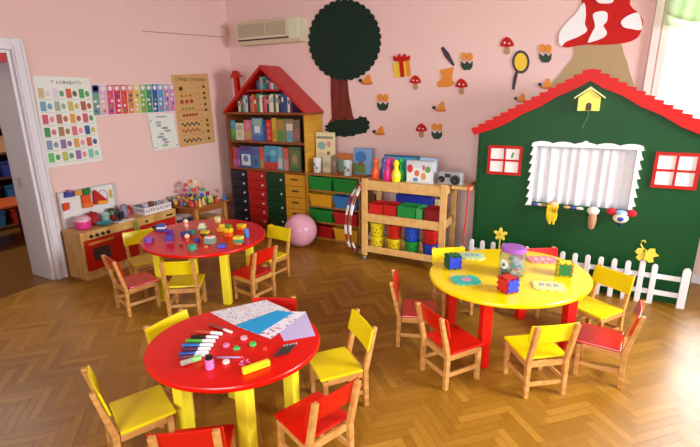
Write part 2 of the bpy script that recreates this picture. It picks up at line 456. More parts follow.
# flower sticker on the back of the chair at the right of the yellow table
st = MB(); zc = .455
def ybk(z): return -.1165 - (z - .24) * .235 - .010 + .016
for k in range(6):
    a = 2 * PI * k / 6; st.ball((.07 + .018 * math.cos(a), ybk(zc + .018 * math.sin(a)) + .002, zc + .018 * math.sin(a)), .011, 10, 0, 1, .15, 1)
st.ball((.07, ybk(zc) + .0035, zc), .010, 10, 1, 1, .2, 1)
st.build('flower_sticker', [mat('sticker_lilac', '#b9b4e0', .5), mat('sticker_pink', '#e07a9a', .5)], chairs[3])

# ------------------------------------------------------------------ playhouse
PY = 4.55
M_green = mat('dark_green_board', '#08481c', 0.5, 0.12, 3, .25)
M_roofR = mat('red_roof_paint', '#c80e06', 0.5, 0.05, 12, .25)
ph = thing('playhouse_front', 'dark green wooden playhouse front with red shingled gable and white curtained stage', 'playhouse', (-.1, PY, 0))
def L(o, p): return (p[0] - o.location.x, p[1] - o.location.y, p[2] - o.location.z)
X0, X1, ZE, XA, ZA = -1.02, .865, 1.46, -.105, 1.965
SX0, SX1, SZ0, SZ1 = -.475, .318, .80, 1.335     # stage opening
g = MB()
def pane(pts): g.prism([L(ph, (x, PY, z)) for x, z in pts], (0, .022, 0))
pane([(X0, .0), (SX0, .0), (SX0, ZE + (ZA - ZE) * (SX0 - X0) / (XA - X0)), (X0, ZE)])
pane([(SX1, .0), (X1, .0), (X1, ZE), (SX1, ZE + (ZA - ZE) * (X1 - SX1) / (X1 - XA))])
pane([(SX0, 0), (SX1, 0), (SX1, SZ0), (SX0, SZ0)])
pane([(SX0, SZ1), (SX1, SZ1), (SX1, ZE + (ZA - ZE) * (X1 - SX1) / (X1 - XA)), (XA, ZA), (SX0, ZE + (ZA - ZE) * (SX0 - X0) / (XA - X0))])
g.build('front_panel', M_green, ph)
MB().box(*[X0 - ph.location.x, X0 + .02 - ph.location.x, .022, .32, 0, ZE - .02]).build('side_panel', M_green, ph, bevel=.003)
MB().box(*[X1 - .02 - ph.location.x, X1 - ph.location.x, .022, .32, 0, ZE - .02]).build('side_panel', M_green, ph, bevel=.003)
MB().box(X0 + .03 - ph.location.x, X0 + .055 - ph.location.x, -.012, 0, 0, ZE).build('corner_batten', M_green, ph, bevel=.003)
def roof(xe, ze, sgn):
    a = Vector((XA, 0, ZA + .035)); e = Vector((xe, 0, ze)); d = (e - a); Ln = d.length; d.normalize()
    n = Vector((-d.z, 0, d.x)) * (1 if sgn > 0 else -1)
    if n.z < 0: n = -n
    pts = []; N = 15
    low = []
    for i in range(N):
        s0, s1 = Ln * i / N, Ln * (i + 1) / N
        pts += [a + d * s0 + n * .0, a + d * (s0 + (s1 - s0) * .92) + n * .024]
    pts.append(e + n * .0)
    M_ = 7
    for i in range(M_, 0, -1):
        s = Ln * i / M_
        pts.append(a + d * s - n * ((.080 if i < M_ else .050) + (.012 if i % 2 and i < M_ else 0)))
    pts.append(a - Vector((0, 0, .085 / abs(n.z))))
    pts = [L(ph, (p.x, PY - .03, p.z)) for p in pts]
    MB().prism(pts, (0, .028, 0)).build('roof_trim', M_roofR, ph)
    # the roof slab behind the trim
    q0, q1 = a - n * .03, e - n * .03
    q = [L(ph, (p.x, PY, p.z)) for p in (q0, q1, q1 - n * .02, q0 - n * .02)]
    MB().prism(q, (0, .34, 0)).build('roof_slab', M_roofR, ph)
roof(-1.085, 1.462, -1); roof(.925, 1.462, 1)
# stage frame, ornate outer edge
M_lace = mat('white_stage_frame', '#f2f2f4', 0.5, 0.01)
def frame_side(p0, p1, outn, wav, w0):
    p0, p1, outn = Vector(p0), Vector(p1), Vector(outn); d = p1 - p0; N = 56; pts = [p0, p1]
    for i in range(N, -1, -1):
        t = i / N; pts.append(p0 + d * t + outn * (w0 + wav * ((1 - (t * 7) % 1.0) ** 1.6 if abs(outn.x) > .5 else abs(math.sin(PI * t * 5)) ** .6)))
    return [L(ph, (p.x, PY - .024, p.z)) for p in pts]
fr = MB()
fr.prism(frame_side((SX0, 0, SZ0 - .03), (SX0, 0, SZ1), (-1, 0, 0), .028, .028), (0, .022, 0))
fr.prism(frame_side((SX1, 0, SZ0 - .03), (SX1, 0, SZ1), (1, 0, 0), .028, .028), (0, .022, 0))
fr.prism(frame_side((SX0 - .045, 0, SZ1), (SX1 + .045, 0, SZ1), (0, 0, 1), .022, .024), (0, .022, 0))
for x in ((SX0 + SX1) / 2,): fr.lathe([(.03, 0), (.03, .02)], L(ph, (x, PY - .003, SZ1 + .03)), 14, 0, Matrix.Rotation(PI / 2, 4, 'X'))
fr.build('stage_frame', M_lace, ph)
MB().box(SX0 - .06 - ph.location.x, SX1 + .06 - ph.location.x, -.045, -.001, SZ0 - .045, SZ0 - .03).build('stage_ledge', M_green, ph, bevel=.003)
# gathered curtain
M_cur = speckle('printed_curtain', '#eeeef6', ['#d8dcee', '#e4d8e6', '#d6e2ee', '#eceaf2'], 55, .72, .8)
cu = MB(); nx, nz = 120, 6
for j in range(nz + 1):
    z = SZ0 - .025 + (SZ1 - SZ0 + .05) * j / nz
    for i in range(nx + 1):
        t = i / nx; x = SX0 - .01 + (SX1 - SX0 + .02) * t
        amp = .010 * (1.25 - .5 * j / nz)
        y = PY + .035 + amp * math.sin(t * 62 + .8 * math.sin(t * 17)) + amp * .6 * math.sin(t * 23 + j * .1)
        cu.v.append(L(ph, (x, y, z)))
for j in range(nz):
    for i in range(nx):
        a = j * (nx + 1) + i; cu.f.append((a, a + 1, a + nx + 2, a + nx + 1)); cu.mi.append(0)
co = cu.build('curtain', M_cur, ph, smooth=True); sm = co.modifiers.new('thick', 'SOLIDIFY'); sm.thickness = .002
# two small windows
M_winR = mat('red_window_paint', '#b8140e', 0.5, .04, 12, .25)
M_paper = mat('white_window_paper', '#fbf4f4', 0.6, .01)
for (x0, x1, z0, z1, mark) in ((-.915, -.600, 1.045, 1.325, 1), (.452, .770, 1.025, 1.325, 0)):
    w = MB(); b = .026
    f = [x0 - ph.location.x, x1 - ph.location.x]
    w.box(f[0], f[0] + b, -.022, -.001, z0, z1).box(f[1] - b, f[1], -.022, -.001, z0, z1).box(f[0] + b, f[1] - b, -.022, -.001, z0, z0 + b).box(f[0] + b, f[1] - b, -.022, -.001, z1 - b, z1)
    mx, mz = sum(f) / 2, (z0 + z1) / 2
    w.box(mx - .009, mx + .009, -.019, -.005, z0 + b, z1 - b).box(f[0] + b, mx - .009, -.019, -.005, mz - .009, mz + .009).box(mx + .009, f[1] - b, -.019, -.005, mz - .009, mz + .009)
    wo = w.build('toy_window', M_winR, ph)
    MB().box(f[0] + .01, f[1] - .01, -.004, -.0005, z0 + .01, z1 - .01).build('pane', M_paper, wo)
    if mark: MB().prism([(mx + .055, -.006, mz + .03), (mx + .07, -.006, mz + .02), (mx + .085, -.006, mz + .07), (mx + .068, -.006, mz + .085)], (0, .0015, 0)).build('leaf_mark', mat('leaf_green', '#4f9a58', .6), wo)
# birdhouse and its stalk
M_by = mat('pale_yellow_paint', '#f0e858', 0.45)
bx = -.092
hb = MB().prism([L(ph, p) for p in ((bx - .085, PY - .07, 1.655), (bx + .085, PY - .07, 1.655), (bx + .085, PY - .07, 1.765), (bx, PY - .07, 1.835), (bx - .085, PY - .07, 1.765))], (0, .068, 0)).build('birdhouse', M_by, ph)
for s in (-1, 1):
    MB().prism([L(ph, (bx + s * q, PY - .095, z)) for q, z in ((0, 1.838), (.118, 1.755), (.118, 1.768), (0, 1.855))], (0, .094, 0)).build('birdhouse_roof', mat('cream_yellow', '#f2eca0', .5), hb)
MB().prism([L(ph, (bx + q, PY - .073, z)) for q, z in ((-.022, 1.657), (.022, 1.657), (.022, 1.705), (.012, 1.722), (-.012, 1.722), (-.022, 1.705))], (0, .003, 0)).build('birdhouse_door', mat('brown_hole', '#4c3208', .6), hb)
MB().tube([L(ph, (bx + .01 * math.sin(k * 1.1) - .004 * k, PY - .006, 1.65 - .03 * k)) for k in range(6)], .004, 6).build('vine_stalk', mat('stalk_green', '#3c8a4c', .6), ph)

# picket fence along its foot
FY = 4.47
fe = thing('picket_fence', 'low white picket fence along the foot of the green playhouse', 'fence', (-.05, FY, 0))
M_pick = mat('white_picket_paint', '#f0f2f6', 0.4, .01)
posts = [-1.0 + .1065 * i for i in range(15)] + [.584, .812]
for i, x in enumerate(posts):
    w = .022 if i < 16 else .03
    h = .372 if i != 14 else .40
    pts = [(x - w, 0), (x + w, 0), (x + w, h - w), (x + w * .7, h - w * .3), (x, h), (x - w * .7, h - w * .3), (x - w, h - w)]
    MB().prism([L(fe, (a, FY - .011, b)) for a, b in pts], (0, .022, 0)).build('picket', M_pick, fe, bevel=.004)
for z in (.105, .255): MB().box(-1.03 - fe.location.x, .835 - fe.location.x, .012, .028, z - .022, z + .022).build('rail', M_pick, fe, bevel=.003)

# hand puppets on the stage ledge
def puppet(label, px, py, w, mh, mbody, kind):
    p = P(px, py, y=PY - .05); t = thing('hand_puppet', label, 'puppet', (p.x, PY - .05, SZ0 - .029), 0, 'hand puppets lying over the stage ledge')
    if kind == 'blond':
        b = MB(); b.ball((0, -.03, .038), .045, 14, 0, 1, .8, .8); b.build('head', mh, t, smooth=True)
        h = MB()
        for k in range(7):
            x = -.036 + .012 * k; h.tube([(x, -.03, .045), (x * 1.1, -.062, .02), (x * 1.05, -.066, -.05), (x * .9, -.058, -.10 - .02 * (k % 3))], .011, 7)
        h.build('hair', mbody, t, smooth=True)
    elif kind == 'pale':
        MB().ball((0, -.055, .02), .05, 14, 0, 1, .75, .8).build('hair', mbody, t, smooth=True)
        MB().lathe([(.012, -.145), (.026, -.13), (.034, -.08), (.036, -.04), (.03, -.005)], (0, -.07, 0), 14).build('head', mh, t, smooth=True)
    else:
        MB().ball((0, -.055, -.02), .062, 16, 0, 1, .7, .72).build('head', mh, t, smooth=True)
        for s in (-1, 1): MB().ball((s * .075, -.04, .028), .036, 12, 0, 1.2, .8, .9).build('hair_tuft', mbody, t, smooth=True)
        MB().lathe([(.05, 0), (.044, .014), (.018, .024), (.003, .026)], (0, -.045, .024), 14).build('cap', mat('pale_blue_felt', '#9fc4e6', .8), t, smooth=True)
        MB().ball((0, -.097, -.02), .022, 10, 0, 1.2, .6, .9).build('nose', mat('blue_felt', '#3a4ab0', .8), t, smooth=True)
        MB().lathe([(.003, -.10), (.02, -.07), (.022, -.06)], (0, -.05, 0), 10).build('bow_tie', mat('navy_felt', '#1c2458', .8), t, smooth=True)
puppet('yellow-haired hand puppet hanging over the stage ledge, left of the others', 553, 207, .05, mat('skin_felt', '#e8b48c', .8), mat('yellow_yarn', '#e6c41e', .8), 'blond')
puppet('brown-faced hand puppet with white hair at the middle of the stage ledge', 593, 212, .05, mat('tan_felt', '#b48a66', .8), mat('white_wool', '#ece6dc', .9), 'pale')
puppet('clown hand puppet with red tufts of hair at the right of the stage ledge', 621, 212, .05, mat('cream_felt', '#efe2cc', .8), mat('red_wool', '#c02030', .9), 'clown')
for (px0, px1, cs, lab) in ((533, 546, ('#5a5ab0', '#e8e0d0', '#b08a50'), 'flat striped cloth puppet lying at the left end of the stage ledge'), (564, 583, ('#d8a060', '#4a4aa0', '#e8dcc8'), 'flat striped cloth puppet lying between the yellow and white-haired puppets')):
    a, b = P(px0, 205, y=PY - .04), P(px1, 205, y=PY - .04)
    t = thing('cloth_puppet', lab, 'puppet', ((a.x + b.x) / 2, PY - .028, SZ0 - .029), 0, 'hand puppets lying over the stage ledge')
    W_ = (b.x - a.x)
    for k, c_ in enumerate(cs):
        MB().ball((-W_ / 3 + W_ / 3 * k, 0, .014), .03, 10, 0, 1.15, .7, .48).build('cloth_segment', mat('felt_' + c_[1:], c_, .9), t, smooth=True)

# yellow butterfly and daisy standing at the fence
def outline_star(n, r0, r1, rot=0, m=6):
    pts = []
    for i in range(n * m):
        a = 2 * PI * i / (n * m); r = r0 + (r1 - r0) * (0.5 + .5 * math.cos(n * a)) ** .7
        pts.append((r * math.cos(a + rot), r * math.sin(a + rot)))
    return pts
M_fl = mat('yellow_wood_flower', '#ecd64a', 0.5)
p = P(500.5, 234, y=FY - .02)
t = thing('flower_cutout', 'yellow wooden flower on the left part of the picket fence', 'flower', (p.x, FY - .03, p.z))
MB().prism([(x, 0, z) for x, z in outline_star(5, .028, .070, .3)], (0, .012, 0)).build('petals', M_fl, t, bevel=.002)
MB().lathe([(.016, 0), (.012, .006)], (0, 0, 0), 14, 0, Matrix.Rotation(PI / 2, 4, 'X')).build('flower_centre', mat('deep_yellow', '#d8b020', .5), t)
MB().box(-.006, .006, .002, .010, -p.z + .12, -.02).build('stem', M_fl, t)
p = P(645, 254, y=FY - .02)
t = thing('butterfly_cutout', 'yellow wooden butterfly with curled feeler on the right part of the picket fence', 'butterfly', (p.x, FY - .03, p.z), 0)
w = MB()
w.prism([(x * 1.2, 0, z * 1.2) for x, z in ((0, .0), (.02, .045), (.055, .05), (.06, .02), (.085, -.0), (.05, -.015), (.06, -.05), (.03, -.06), (.0, -.03), (-.03, -.055), (-.055, -.03), (-.04, -.012), (-.065, .01), (-.05, .04), (-.02, .04))], (0, .012, 0))
w.build('wings', M_fl, t, bevel=.002)
MB().tube([(0, -.004, -.05), (0, -.006, 0), (0, -.004, .045)], .009, 8).build('body', mat('butterfly_body', '#d6c038', .5), t)
MB().tube([(-.01 - .001 * 0, .004, .04), (-.03, .004, .06), (-.045, .004, .09), (-.04, .004, .115), (-.02, .004, .12), (-.012, .004, .105)], .006, 7).build('feeler', M_fl, t, smooth=True)

# ------------------------------------------------------------------ wall of cut-out decorations
M_leaf = mat('dark_green_leaf_paint', '#0b2a1c', 0.6, .15, 20, .3)
M_trunk = wood('painted_trunk', '#5e1c12', '#7a2a1a', 0.6, (40, 40, 2))
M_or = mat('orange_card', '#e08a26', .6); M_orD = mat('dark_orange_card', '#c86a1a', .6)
M_cap = mat('red_card', '#bc140c', .6, .04, 12, .25); M_tan = mat('tan_card', '#b08a5c', .6); M_gn = mat('green_card', '#143a24', .6)
M_wh = mat('white_card', '#eef0f2', .6); M_bk = mat('dark_card', '#3a2c3c', .6); M_yc = mat('yellow_card', '#ecc62c', .6)
def round_off(p, n=5):
    out = []; m = len(p)
    for i in range(m):
        a, b, c, d = [Vector((*p[(i + k) % m], 0)) for k in (-1, 0, 1, 2)]
        for j in range(n):
            t = j / n; v = .5 * ((2 * b) + (c - a) * t + (2 * a - 5 * b + 4 * c - d) * t * t + (3 * b - a - 3 * c + d) * t ** 3); out.append((v.x, v.y))
    return out
def decal(name, label, cat, layers, group=None, wall=YB):
    allp = [q for l in layers for q in l[1]]
    w0 = [P(x, y, y=wall) for x, y in allp]
    c = Vector((sum(p.x for p in w0) / len(w0), wall, min(p.z for p in w0)))
    t = thing(name, label, cat, tuple(c), 0, group)
    for k, (pn, pts, m) in enumerate(layers):
        d0 = -.001 - .006 * k if len(layers) > 1 else -.001
        q = [P(x, y, y=wall) - c for x, y in pts]
        MB().prism([(p.x, -.009 - .004 * k, p.z) for p in q], (0, .008 + .004 * k, 0)).build(pn, m, t)
    return t
def ellipse(cx, cy, rx, ry, n=20, a0=0, a1=2 * PI): return [(cx + rx * math.cos(a0 + (a1 - a0) * k / n), cy + ry * math.sin(a0 + (a1 - a0) * k / n)) for k in range(n)]
def scallop(cx, cy, rx, ry, lobes, dep=.06, n=None):
    n = lobes * 8
    return [(cx + rx * (1 - dep + dep * abs(math.sin(lobes * PI * k / n)) ** .7) * math.cos(2 * PI * k / n), cy + ry * (1 - dep + dep * abs(math.sin(lobes * PI * k / n)) ** .7) * math.sin(2 * PI * k / n)) for k in range(n)]
decal('tree_cutout', 'big dark green round tree with a brown trunk cut out on the pink wall', 'wall decoration', [
    ('trunk', [(331, 72), (347, 72), (349, 95), (353, 116), (360, 128), (326, 128), (332, 118), (331, 95)], M_trunk),
    ('crown', scallop(345, 40, 36.5, 41, 34, .05), M_leaf),
    ('bush', scallop(345, 128, 20, 9, 14, .16) , M_leaf),
    ('bush', scallop(362, 125, 8, 9, 9, .2), M_leaf)])
def tulip(x, y, s, label):
    decal('tulip_cutout', label, 'wall decoration', [
        ('leaves', [(x - 6 * s, y + 1 * s), (x - 2 * s, y + 4 * s), (x, y + 1 * s), (x + 3 * s, y + 4 * s), (x + 6 * s, y + 1 * s), (x + 5.5 * s, y + 7 * s), (x + 3 * s, y + 10 * s), (x - 3 * s, y + 10 * s), (x - 6 * s, y + 6 * s)], M_gn),
        ('blossom', ellipse(x - 3 * s, y - 3.5 * s, 3 * s, 4.2 * s, 12), M_or), ('blossom', ellipse(x + 3.2 * s, y - 3.2 * s, 2.9 * s, 4.2 * s, 12), M_or)], 'tulip cut-outs on the wall')
tulip(383, 101, .95, 'pair of orange tulips on the wall, just right of the tree trunk')
tulip(467, 60, 1.0, 'pair of orange tulips on the wall above the toadstool in the middle')
tulip(545.5, 52, 1.05, 'pair of orange tulips on the wall, highest, left of the giant toadstool')
tulip(437, 130, .9, 'pair of orange tulips on the wall, lowest, left of the green playhouse')
def toadstool(x, y, s, label):
    decal('toadstool_cutout', label, 'wall decoration', [
        ('stalk', [(x - 2 * s, y), (x + 2 * s, y), (x + 3 * s, y + 7 * s), (x + 1.5 * s, y + 9 * s), (x - 1.5 * s, y + 9 * s), (x - 3 * s, y + 7 * s)], M_tan),
        ('cap', [(x - 6.5 * s, y + 1 * s), (x - 6 * s, y - 2 * s), (x - 3.5 * s, y - 6 * s), (x, y - 8 * s), (x + 3.5 * s, y - 6 * s), (x + 6.3 * s, y - 2 * s), (x + 6.7 * s, y + 1 * s), (x, y + 2.2 * s)], M_cap),
        ('spot', ellipse(x - 2 * s, y - 2 * s, 1.0 * s, .9 * s, 8), M_wh), ('spot', ellipse(x + 2.5 * s, y - 1.4 * s, .9 * s, .8 * s, 8), M_wh)], 'small toadstool cut-outs on the wall')
toadstool(507, 45, 1.05, 'small red toadstool on the wall, highest of the four')
toadstool(415.5, 82, .85, 'small red toadstool on the wall below the gift box')
toadstool(461.5, 86, .95, 'small red toadstool on the wall in the middle, below the tulips')
toadstool(421.5, 130, .85, 'small red toadstool on the wall, lowest, beside the low tulips')
def snail(x, y, s, f, label):
    decal('snail_cutout', label, 'wall decoration', [
        ('foot', [(x - 6 * s * f, y + 4 * s), (x - 5 * s * f, y + 2 * s), (x + 6 * s * f, y + 2 * s), (x + 6.5 * s * f, y + 4.5 * s), (x, y + 5.2 * s)], M_orD),
        ('shell', [(x - 4 * s * f, y + 3 * s), (x - 2 * s * f, y - 1 * s), (x + 2 * s * f, y - 6 * s), (x + 4 * s * f, y - 5 * s), (x + 5.5 * s * f, y + 3 * s)], M_or),
        ('head', ellipse(x - 6.0 * s * f, y + .6 * s, 2 * s, 1.9 * s, 10), M_bk)], 'orange snail cut-outs on the wall')
snail(366.5, 80, .95, 1, 'orange snail on the wall right beside the upper tree trunk')
snail(440, 107, .95, 1, 'orange snail on the wall in the middle above the low tulips')
snail(379.5, 131, .85, 1, 'orange snail on the wall beside the dark green bush')
snail(521, 98, .85, 1, 'orange snail on the wall just above the left slope of the red roof')
snail(546, 84, 1.0, 1, 'orange snail on the wall beside the stalk of the giant toadstool')
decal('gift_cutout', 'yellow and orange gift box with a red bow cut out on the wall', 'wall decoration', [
    ('box', [(393, 63), (409.5, 60.5), (411, 76), (395, 78)], M_yc), ('painted_shade_side', [(406, 61), (409.5, 60.5), (411, 76), (407.5, 76.6)], M_or),  # orange strip puts the shade on the box's right side into the colour
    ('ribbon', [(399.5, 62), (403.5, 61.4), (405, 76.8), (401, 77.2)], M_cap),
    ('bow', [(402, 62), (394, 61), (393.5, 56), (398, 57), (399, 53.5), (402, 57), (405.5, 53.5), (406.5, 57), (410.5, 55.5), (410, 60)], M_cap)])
decal('racket_cutout', 'yellow racket with a dark rim cut out on the wall above the red roof', 'wall decoration', [
    ('handle', [(513, 79), (516, 70), (518.5, 71), (514.5, 90), (512, 89)], M_bk), ('rim', ellipse(521, 62, 8.6, 11.6, 28), M_bk), ('strings', ellipse(521, 62, 6.3, 9.0, 28), M_yc)])
decal('bag_cutout', 'orange bag cut out on the wall left of the middle tulips', 'wall decoration', [
    ('bag', [(440, 70), (454, 67), (452, 78), (455, 84), (449, 87), (438, 87), (437, 83), (442, 78)], M_or)])
decal('brush_cutout', 'long dark brush cut out on the wall above the orange bag', 'wall decoration', [('brush', [(441, 48), (443.5, 46.5), (449, 53), (455, 65), (453, 66), (445, 57)], M_bk)])
# giant toadstool house behind the playhouse
def px(l): return l
decal('giant_toadstool_cutout', 'giant red and white toadstool house on the wall behind the playhouse roof', 'wall decoration', [
    ('stalk', round_off([(577, 40), (617, 42), (624, 54), (629, 70), (628, 92), (556, 88), (562, 72), (574, 56)]), mat('toadstool_stalk', '#ae9468', .6)),
    ('cap', round_off([(583, -10), (628, -10), (630, 5), (638, 13), (643, 22), (640, 34), (634, 40), (622, 43.5), (604, 45), (584, 45), (566, 47.5), (559, 43), (559.5, 34), (565, 25), (576, 14), (582, 4)]), mat('toadstool_red', '#c00c04', .6, .04, 12, .25)),
    ('white_patch', round_off([(584, 3), (586, 14), (585, 24), (587, 31), (578, 37), (566, 42), (562, 46), (559, 43), (559.5, 34), (565, 25), (576, 14)]), M_wh),
    ('white_patch', round_off([(593, 15), (600, 11.5), (607, 13), (607, 21), (603.5, 26), (607, 33), (603, 38), (592, 42), (588, 42), (592, 33), (595, 26)]), M_wh),
    ('white_patch', round_off([(621, 22), (626, 17), (634, 13.5), (638.5, 14), (641.5, 22), (641, 30), (630, 29), (623, 27)]), M_wh),
    ('white_patch', round_off([(593, -10), (614, -10), (613, 2), (605, 4), (597, 2)]), M_wh)])

# ------------------------------------------------------------------ air conditioner, cable
a = P(237, 30, y=YB - .2); b_ = P(309, 30, y=YB - .2)
M_ac = mat('air_conditioner_plastic', '#dcd2b4', .4, .02); M_acg = mat('air_conditioner_grille', '#b3a88e', .5)
acx0, acx1 = a.x, b_.x; acz1 = P(237, 22.8, y=YB - .2).z; acz0 = P(237, 45.5, y=YB - .2).z
ac = thing('air_conditioner', 'cream split air conditioner high on the pink wall above the bookcase', 'air conditioner', ((acx0 + acx1) / 2, YB - .001, acz0))
acx0, acx1 = acx0 - .01, -3.41; ac.location.x = (acx0 + acx1) / 2
hw = (acx1 - acx0) / 2; H = acz1 - acz0
MB().prism([(-hw, y, z) for y, z in ((0, .0), (-.15, 0), (-.19, .05), (-.2, .09), (-.2, H - .02), (-.18, H), (0, H))], (2 * hw, 0, 0)).build('housing', M_ac, ac, bevel=.006)
MB().box(-hw + .03, -.03, -.206, -.2005, .09, H - .03).box(-.015, hw - .20, -.206, -.2005, .09, H - .03).build('grille', M_acg, ac, bevel=.002)
MB().box(-hw + .02, hw - .16, -.2025, -.19, .045, .062).build('air_slot', mat('slot_dark', '#3c3428', .6), ac)
MB().box(hw - .15, hw - .001, -.211, -.2005, .03, H - .004).build('end_panel', mat('end_panel_green', '#d6dcc0', .4), ac, bevel=.004)
pts = [P(142 + 81 * t, 31 + 6 * t, x=XL + .008) for t in [k / 8 for k in range(9)]]
o = MB().tube([p - pts[0] for p in pts], .004, 6).build('wall_cable', mat('cable_grey', '#a08878', .6), None, tuple(pts[0])); tag(o, 'thin cable running along the top of the left wall', 'cable')
p = P(225, 32, x=XL + .03)
t = MB().box(0, .03, -.05, .05, -.06, .06).build('junction_box', mat('junction_plastic', '#e0c6bc', .5), None, (XL + .001, p.y, p.z), 0, .004); tag(t, 'small white junction box at the end of the wall cable', 'junction box')

# ------------------------------------------------------------------ posters on the left wall
PX = XL + .002
def sheet(name, label, cat, corners, m, th=.003, group=None, off=0.0):
    q = [P(x, y, x=PX + off) for x, y in corners]
    c = sum((p for p in q), Vector()) / len(q)
    o = MB().prism([(0, p.y - c.y, p.z - c.z) for p in q], (th, 0, 0)).build(name, m, None, (PX + off, c.y, c.z))
    tag(o, label, cat, group); return o, q, c
def on_sheet(q, s, t):
    """point of the sheet at fraction s across and t down"""
    return (q[0] * (1 - s) + q[1] * s) * (1 - t) + (q[3] * (1 - s) + q[2] * s) * t
def patch(mb, q, c, s0, s1, t0, t1, mi, h=.0012, base=.003):
    pts = [on_sheet(q, *st) for st in ((s0, t0), (s1, t0), (s1, t1), (s0, t1))]
    mb.prism([(base, p.y - c.y, p.z - c.z) for p in pts], (h, 0, 0), mi)
def blob(mb, q, c, s, t, rs, rt, mi, n=9, h=.0012, base=.003):
    pts = [on_sheet(q, s + rs * math.cos(2 * PI * k / n), t + rt * math.sin(2 * PI * k / n)) for k in range(n)]
    mb.prism([(base, p.y - c.y, p.z - c.z) for p in pts], (h, 0, 0), mi)
M_pp = mat('poster_white', '#e4eae2', .5, .02)
def inks(*cs): return [mat('ink_' + c[1:], c, .55) for c in cs]
WT = Matrix(((0, 0, 1, 0), (1, 0, 0, 0), (0, 1, 0, 0), (0, 0, 0, 1)))   # text lying on the left wall
def wall_text(name, body, q, s, t, width, height, m, parent, base=.0045):
    p = on_sheet(q, s, t)
    return text(name, body, m, Matrix.Translation((PX + base, p.y, p.z)) @ WT, width, parent, height)
o, q, c = sheet('alphabet_poster', 'big white alphabet poster with rows of coloured letter cards, beside the doorway', 'poster', [(32, 75.5), (89, 78), (102.5, 160.5), (47, 168)], M_pp)
I = inks('#c8b484', '#d8d0dc', '#5a9a68', '#cf5a3c', '#4aa060', '#6fa2bc', '#9ab09a', '#c8b858', '#a8583e', '#cc5670', '#e28aa0', '#b06a50', '#d89a4c', '#3e8a54', '#a07a50', '#cf6a7a', '#3c5a9a', '#7f94b8', '#8a6aa0', '#d2a25a', '#5abf60', '#b0c05a', '#7fc8b8', '#6e6450')
rows = [(0, 1, 3, 4), (5, 6, 7, 8), (9, 11, 12, 9), (13, 14, 15, 16), (17, 18, 19, 3), (20, 21, 18, 22)]
pic = [(1, 2, 23, 2), (5, 6, 7, 8), (10, 11, 8, 2), (15, 14, 10, 7), (17, 18, 10, 16), (2, 2, 10, 22)]
mb = MB()
for r in range(6):
    t0 = .13 + r * .142
    for k in range(4):
        s0 = .05 + k * .235
        patch(mb, q, c, s0, s0 + .095, t0, t0 + .105, rows[r][k])
        blob(mb, q, c, s0 + .155, t0 + .055, .042, .035, pic[r][k])
        patch(mb, q, c, s0 + .0, s0 + .2, t0 + .118, t0 + .122, 6)
mb.build('letter_cards', I, o)
wall_text('lettering', "Τ' ΑΛΦΑΒΗΤΟ", q, .55, .065, .30, .035, mat('ink_dark', '#3c3c40', .6), o)
# banner of number panels
t = [(91, 84.5), (173.5, 83.5), (175.5, 111.5), (93.5, 116)]
o, q, c = sheet('number_banner', 'long banner of coloured number panels pinned beside the alphabet poster', 'banner', t, M_pp, off=.004)
cols = ['#6c9a8c', '#d8b0c8', '#cf4a78', '#cc2f58', '#d0443c', '#d88a50', '#d8c05c', '#6fae5a', '#2f8a70', '#2c5aa0', '#5a94c8', '#b488b8', '#c88ab8']
for k, cc in enumerate(cols):
    s0, s1 = k / 13 + .003, (k + 1) / 13 - .003
    mb = MB(); patch(mb, q, c, s0, s1, .02, .98, 0, .0015)
    ic = ['#e8d8e0', '#f0e6b0', '#3c4a8c', '#58a868', '#d86a4a']
    blob(mb, q, c, (s0 + s1) / 2, .13, .026, .085, 1, 8, .0012, .0046)
    for j in range(4):
        rr = random.Random(k * 7 + j); blob(mb, q, c, (s0 + s1) / 2 + rr.uniform(-.015, .015), .38 + .16 * j, .012 + .008 * rr.random(), .05, 1 + rr.randrange(5), 7, .0012, .0046)
    if k == 0: patch(mb, q, c, s0, s1, .02, .26, 3, .0012, .0046)
    mb.build('number_panel', [mat('panel_' + cc[1:], cc, .5)] + inks(*ic), o)
# small drawing sheet
o, q, c = sheet('drawing_sheet', 'small white sheet with grey line drawings below the number banner', 'poster', [(147, 113.5), (173, 113), (178.5, 147), (154, 151)], M_pp, off=.009)
mb = MB(); I = inks('#a8b49a', '#9aa4b8', '#8a8e98', '#b89aa8')
for k in range(9):
    rr = random.Random(k + 3); mb = MB(); blob(mb, q, c, .5 + rr.uniform(-.28, .28), .25 + .08 * k, .10 + .05 * rr.random(), .035, k % 4); mb.build('drawing', I, o)
mb = MB(); patch(mb, q, c, .3, .7, .08, .11, 2); mb.build('heading_line', I, o)
for s, t_ in ((.08, .2), (.1, .93), (.94, .93)): mb = MB(); blob(mb, q, c, s, t_, .03, .025, 2); mb.build('pin', I, o)
# tan counting poster
o, q, c = sheet('counting_poster', 'tan counting poster with rows of dark and red dots, right end of the left wall', 'poster', [(171, 75), (207.5, 73.5), (215, 142), (180, 147.5)], mat('tan_poster', '#cfa468', .55, .05))
mb = MB(); I = inks('#4a3414', '#a83a2c', '#6f8a44', '#b0642c', '#3c2c24')
blob(mb, q, c, .2, .19, .055, .03, 0)
for k in range(3): blob(mb, q, c, .2 + .12 * k, .29, .035, .018, 3); blob(mb, q, c, .19 + .13 * k, .37, .05, .03, 1)
for k in range(4): blob(mb, q, c, .2 + .09 * k, .47, .03, .018, 2)
for k in range(5): blob(mb, q, c, .2 + .085 * k, .56, .04, .022, 1)
for r, mi in ((.69, 4), (.78, 1), (.92, 4)):
    n = 8
    for k in range(n): blob(mb, q, c, .14 + .062 * k, r + (.012 if k % 2 else -.012), .032, .016, mi)
for r in (.18, .27, .34, .43, .51, .66, .73, .82, .93): blob(mb, q, c, .83, r, .04, .02, 0); patch(mb, q, c, .62, .72, r - .003, r + .004, 3)
for r in (.5, .62, .84): patch(mb, q, c, .06, .96, r, r + .004, 3)
mb.build('counting_dots', I, o)
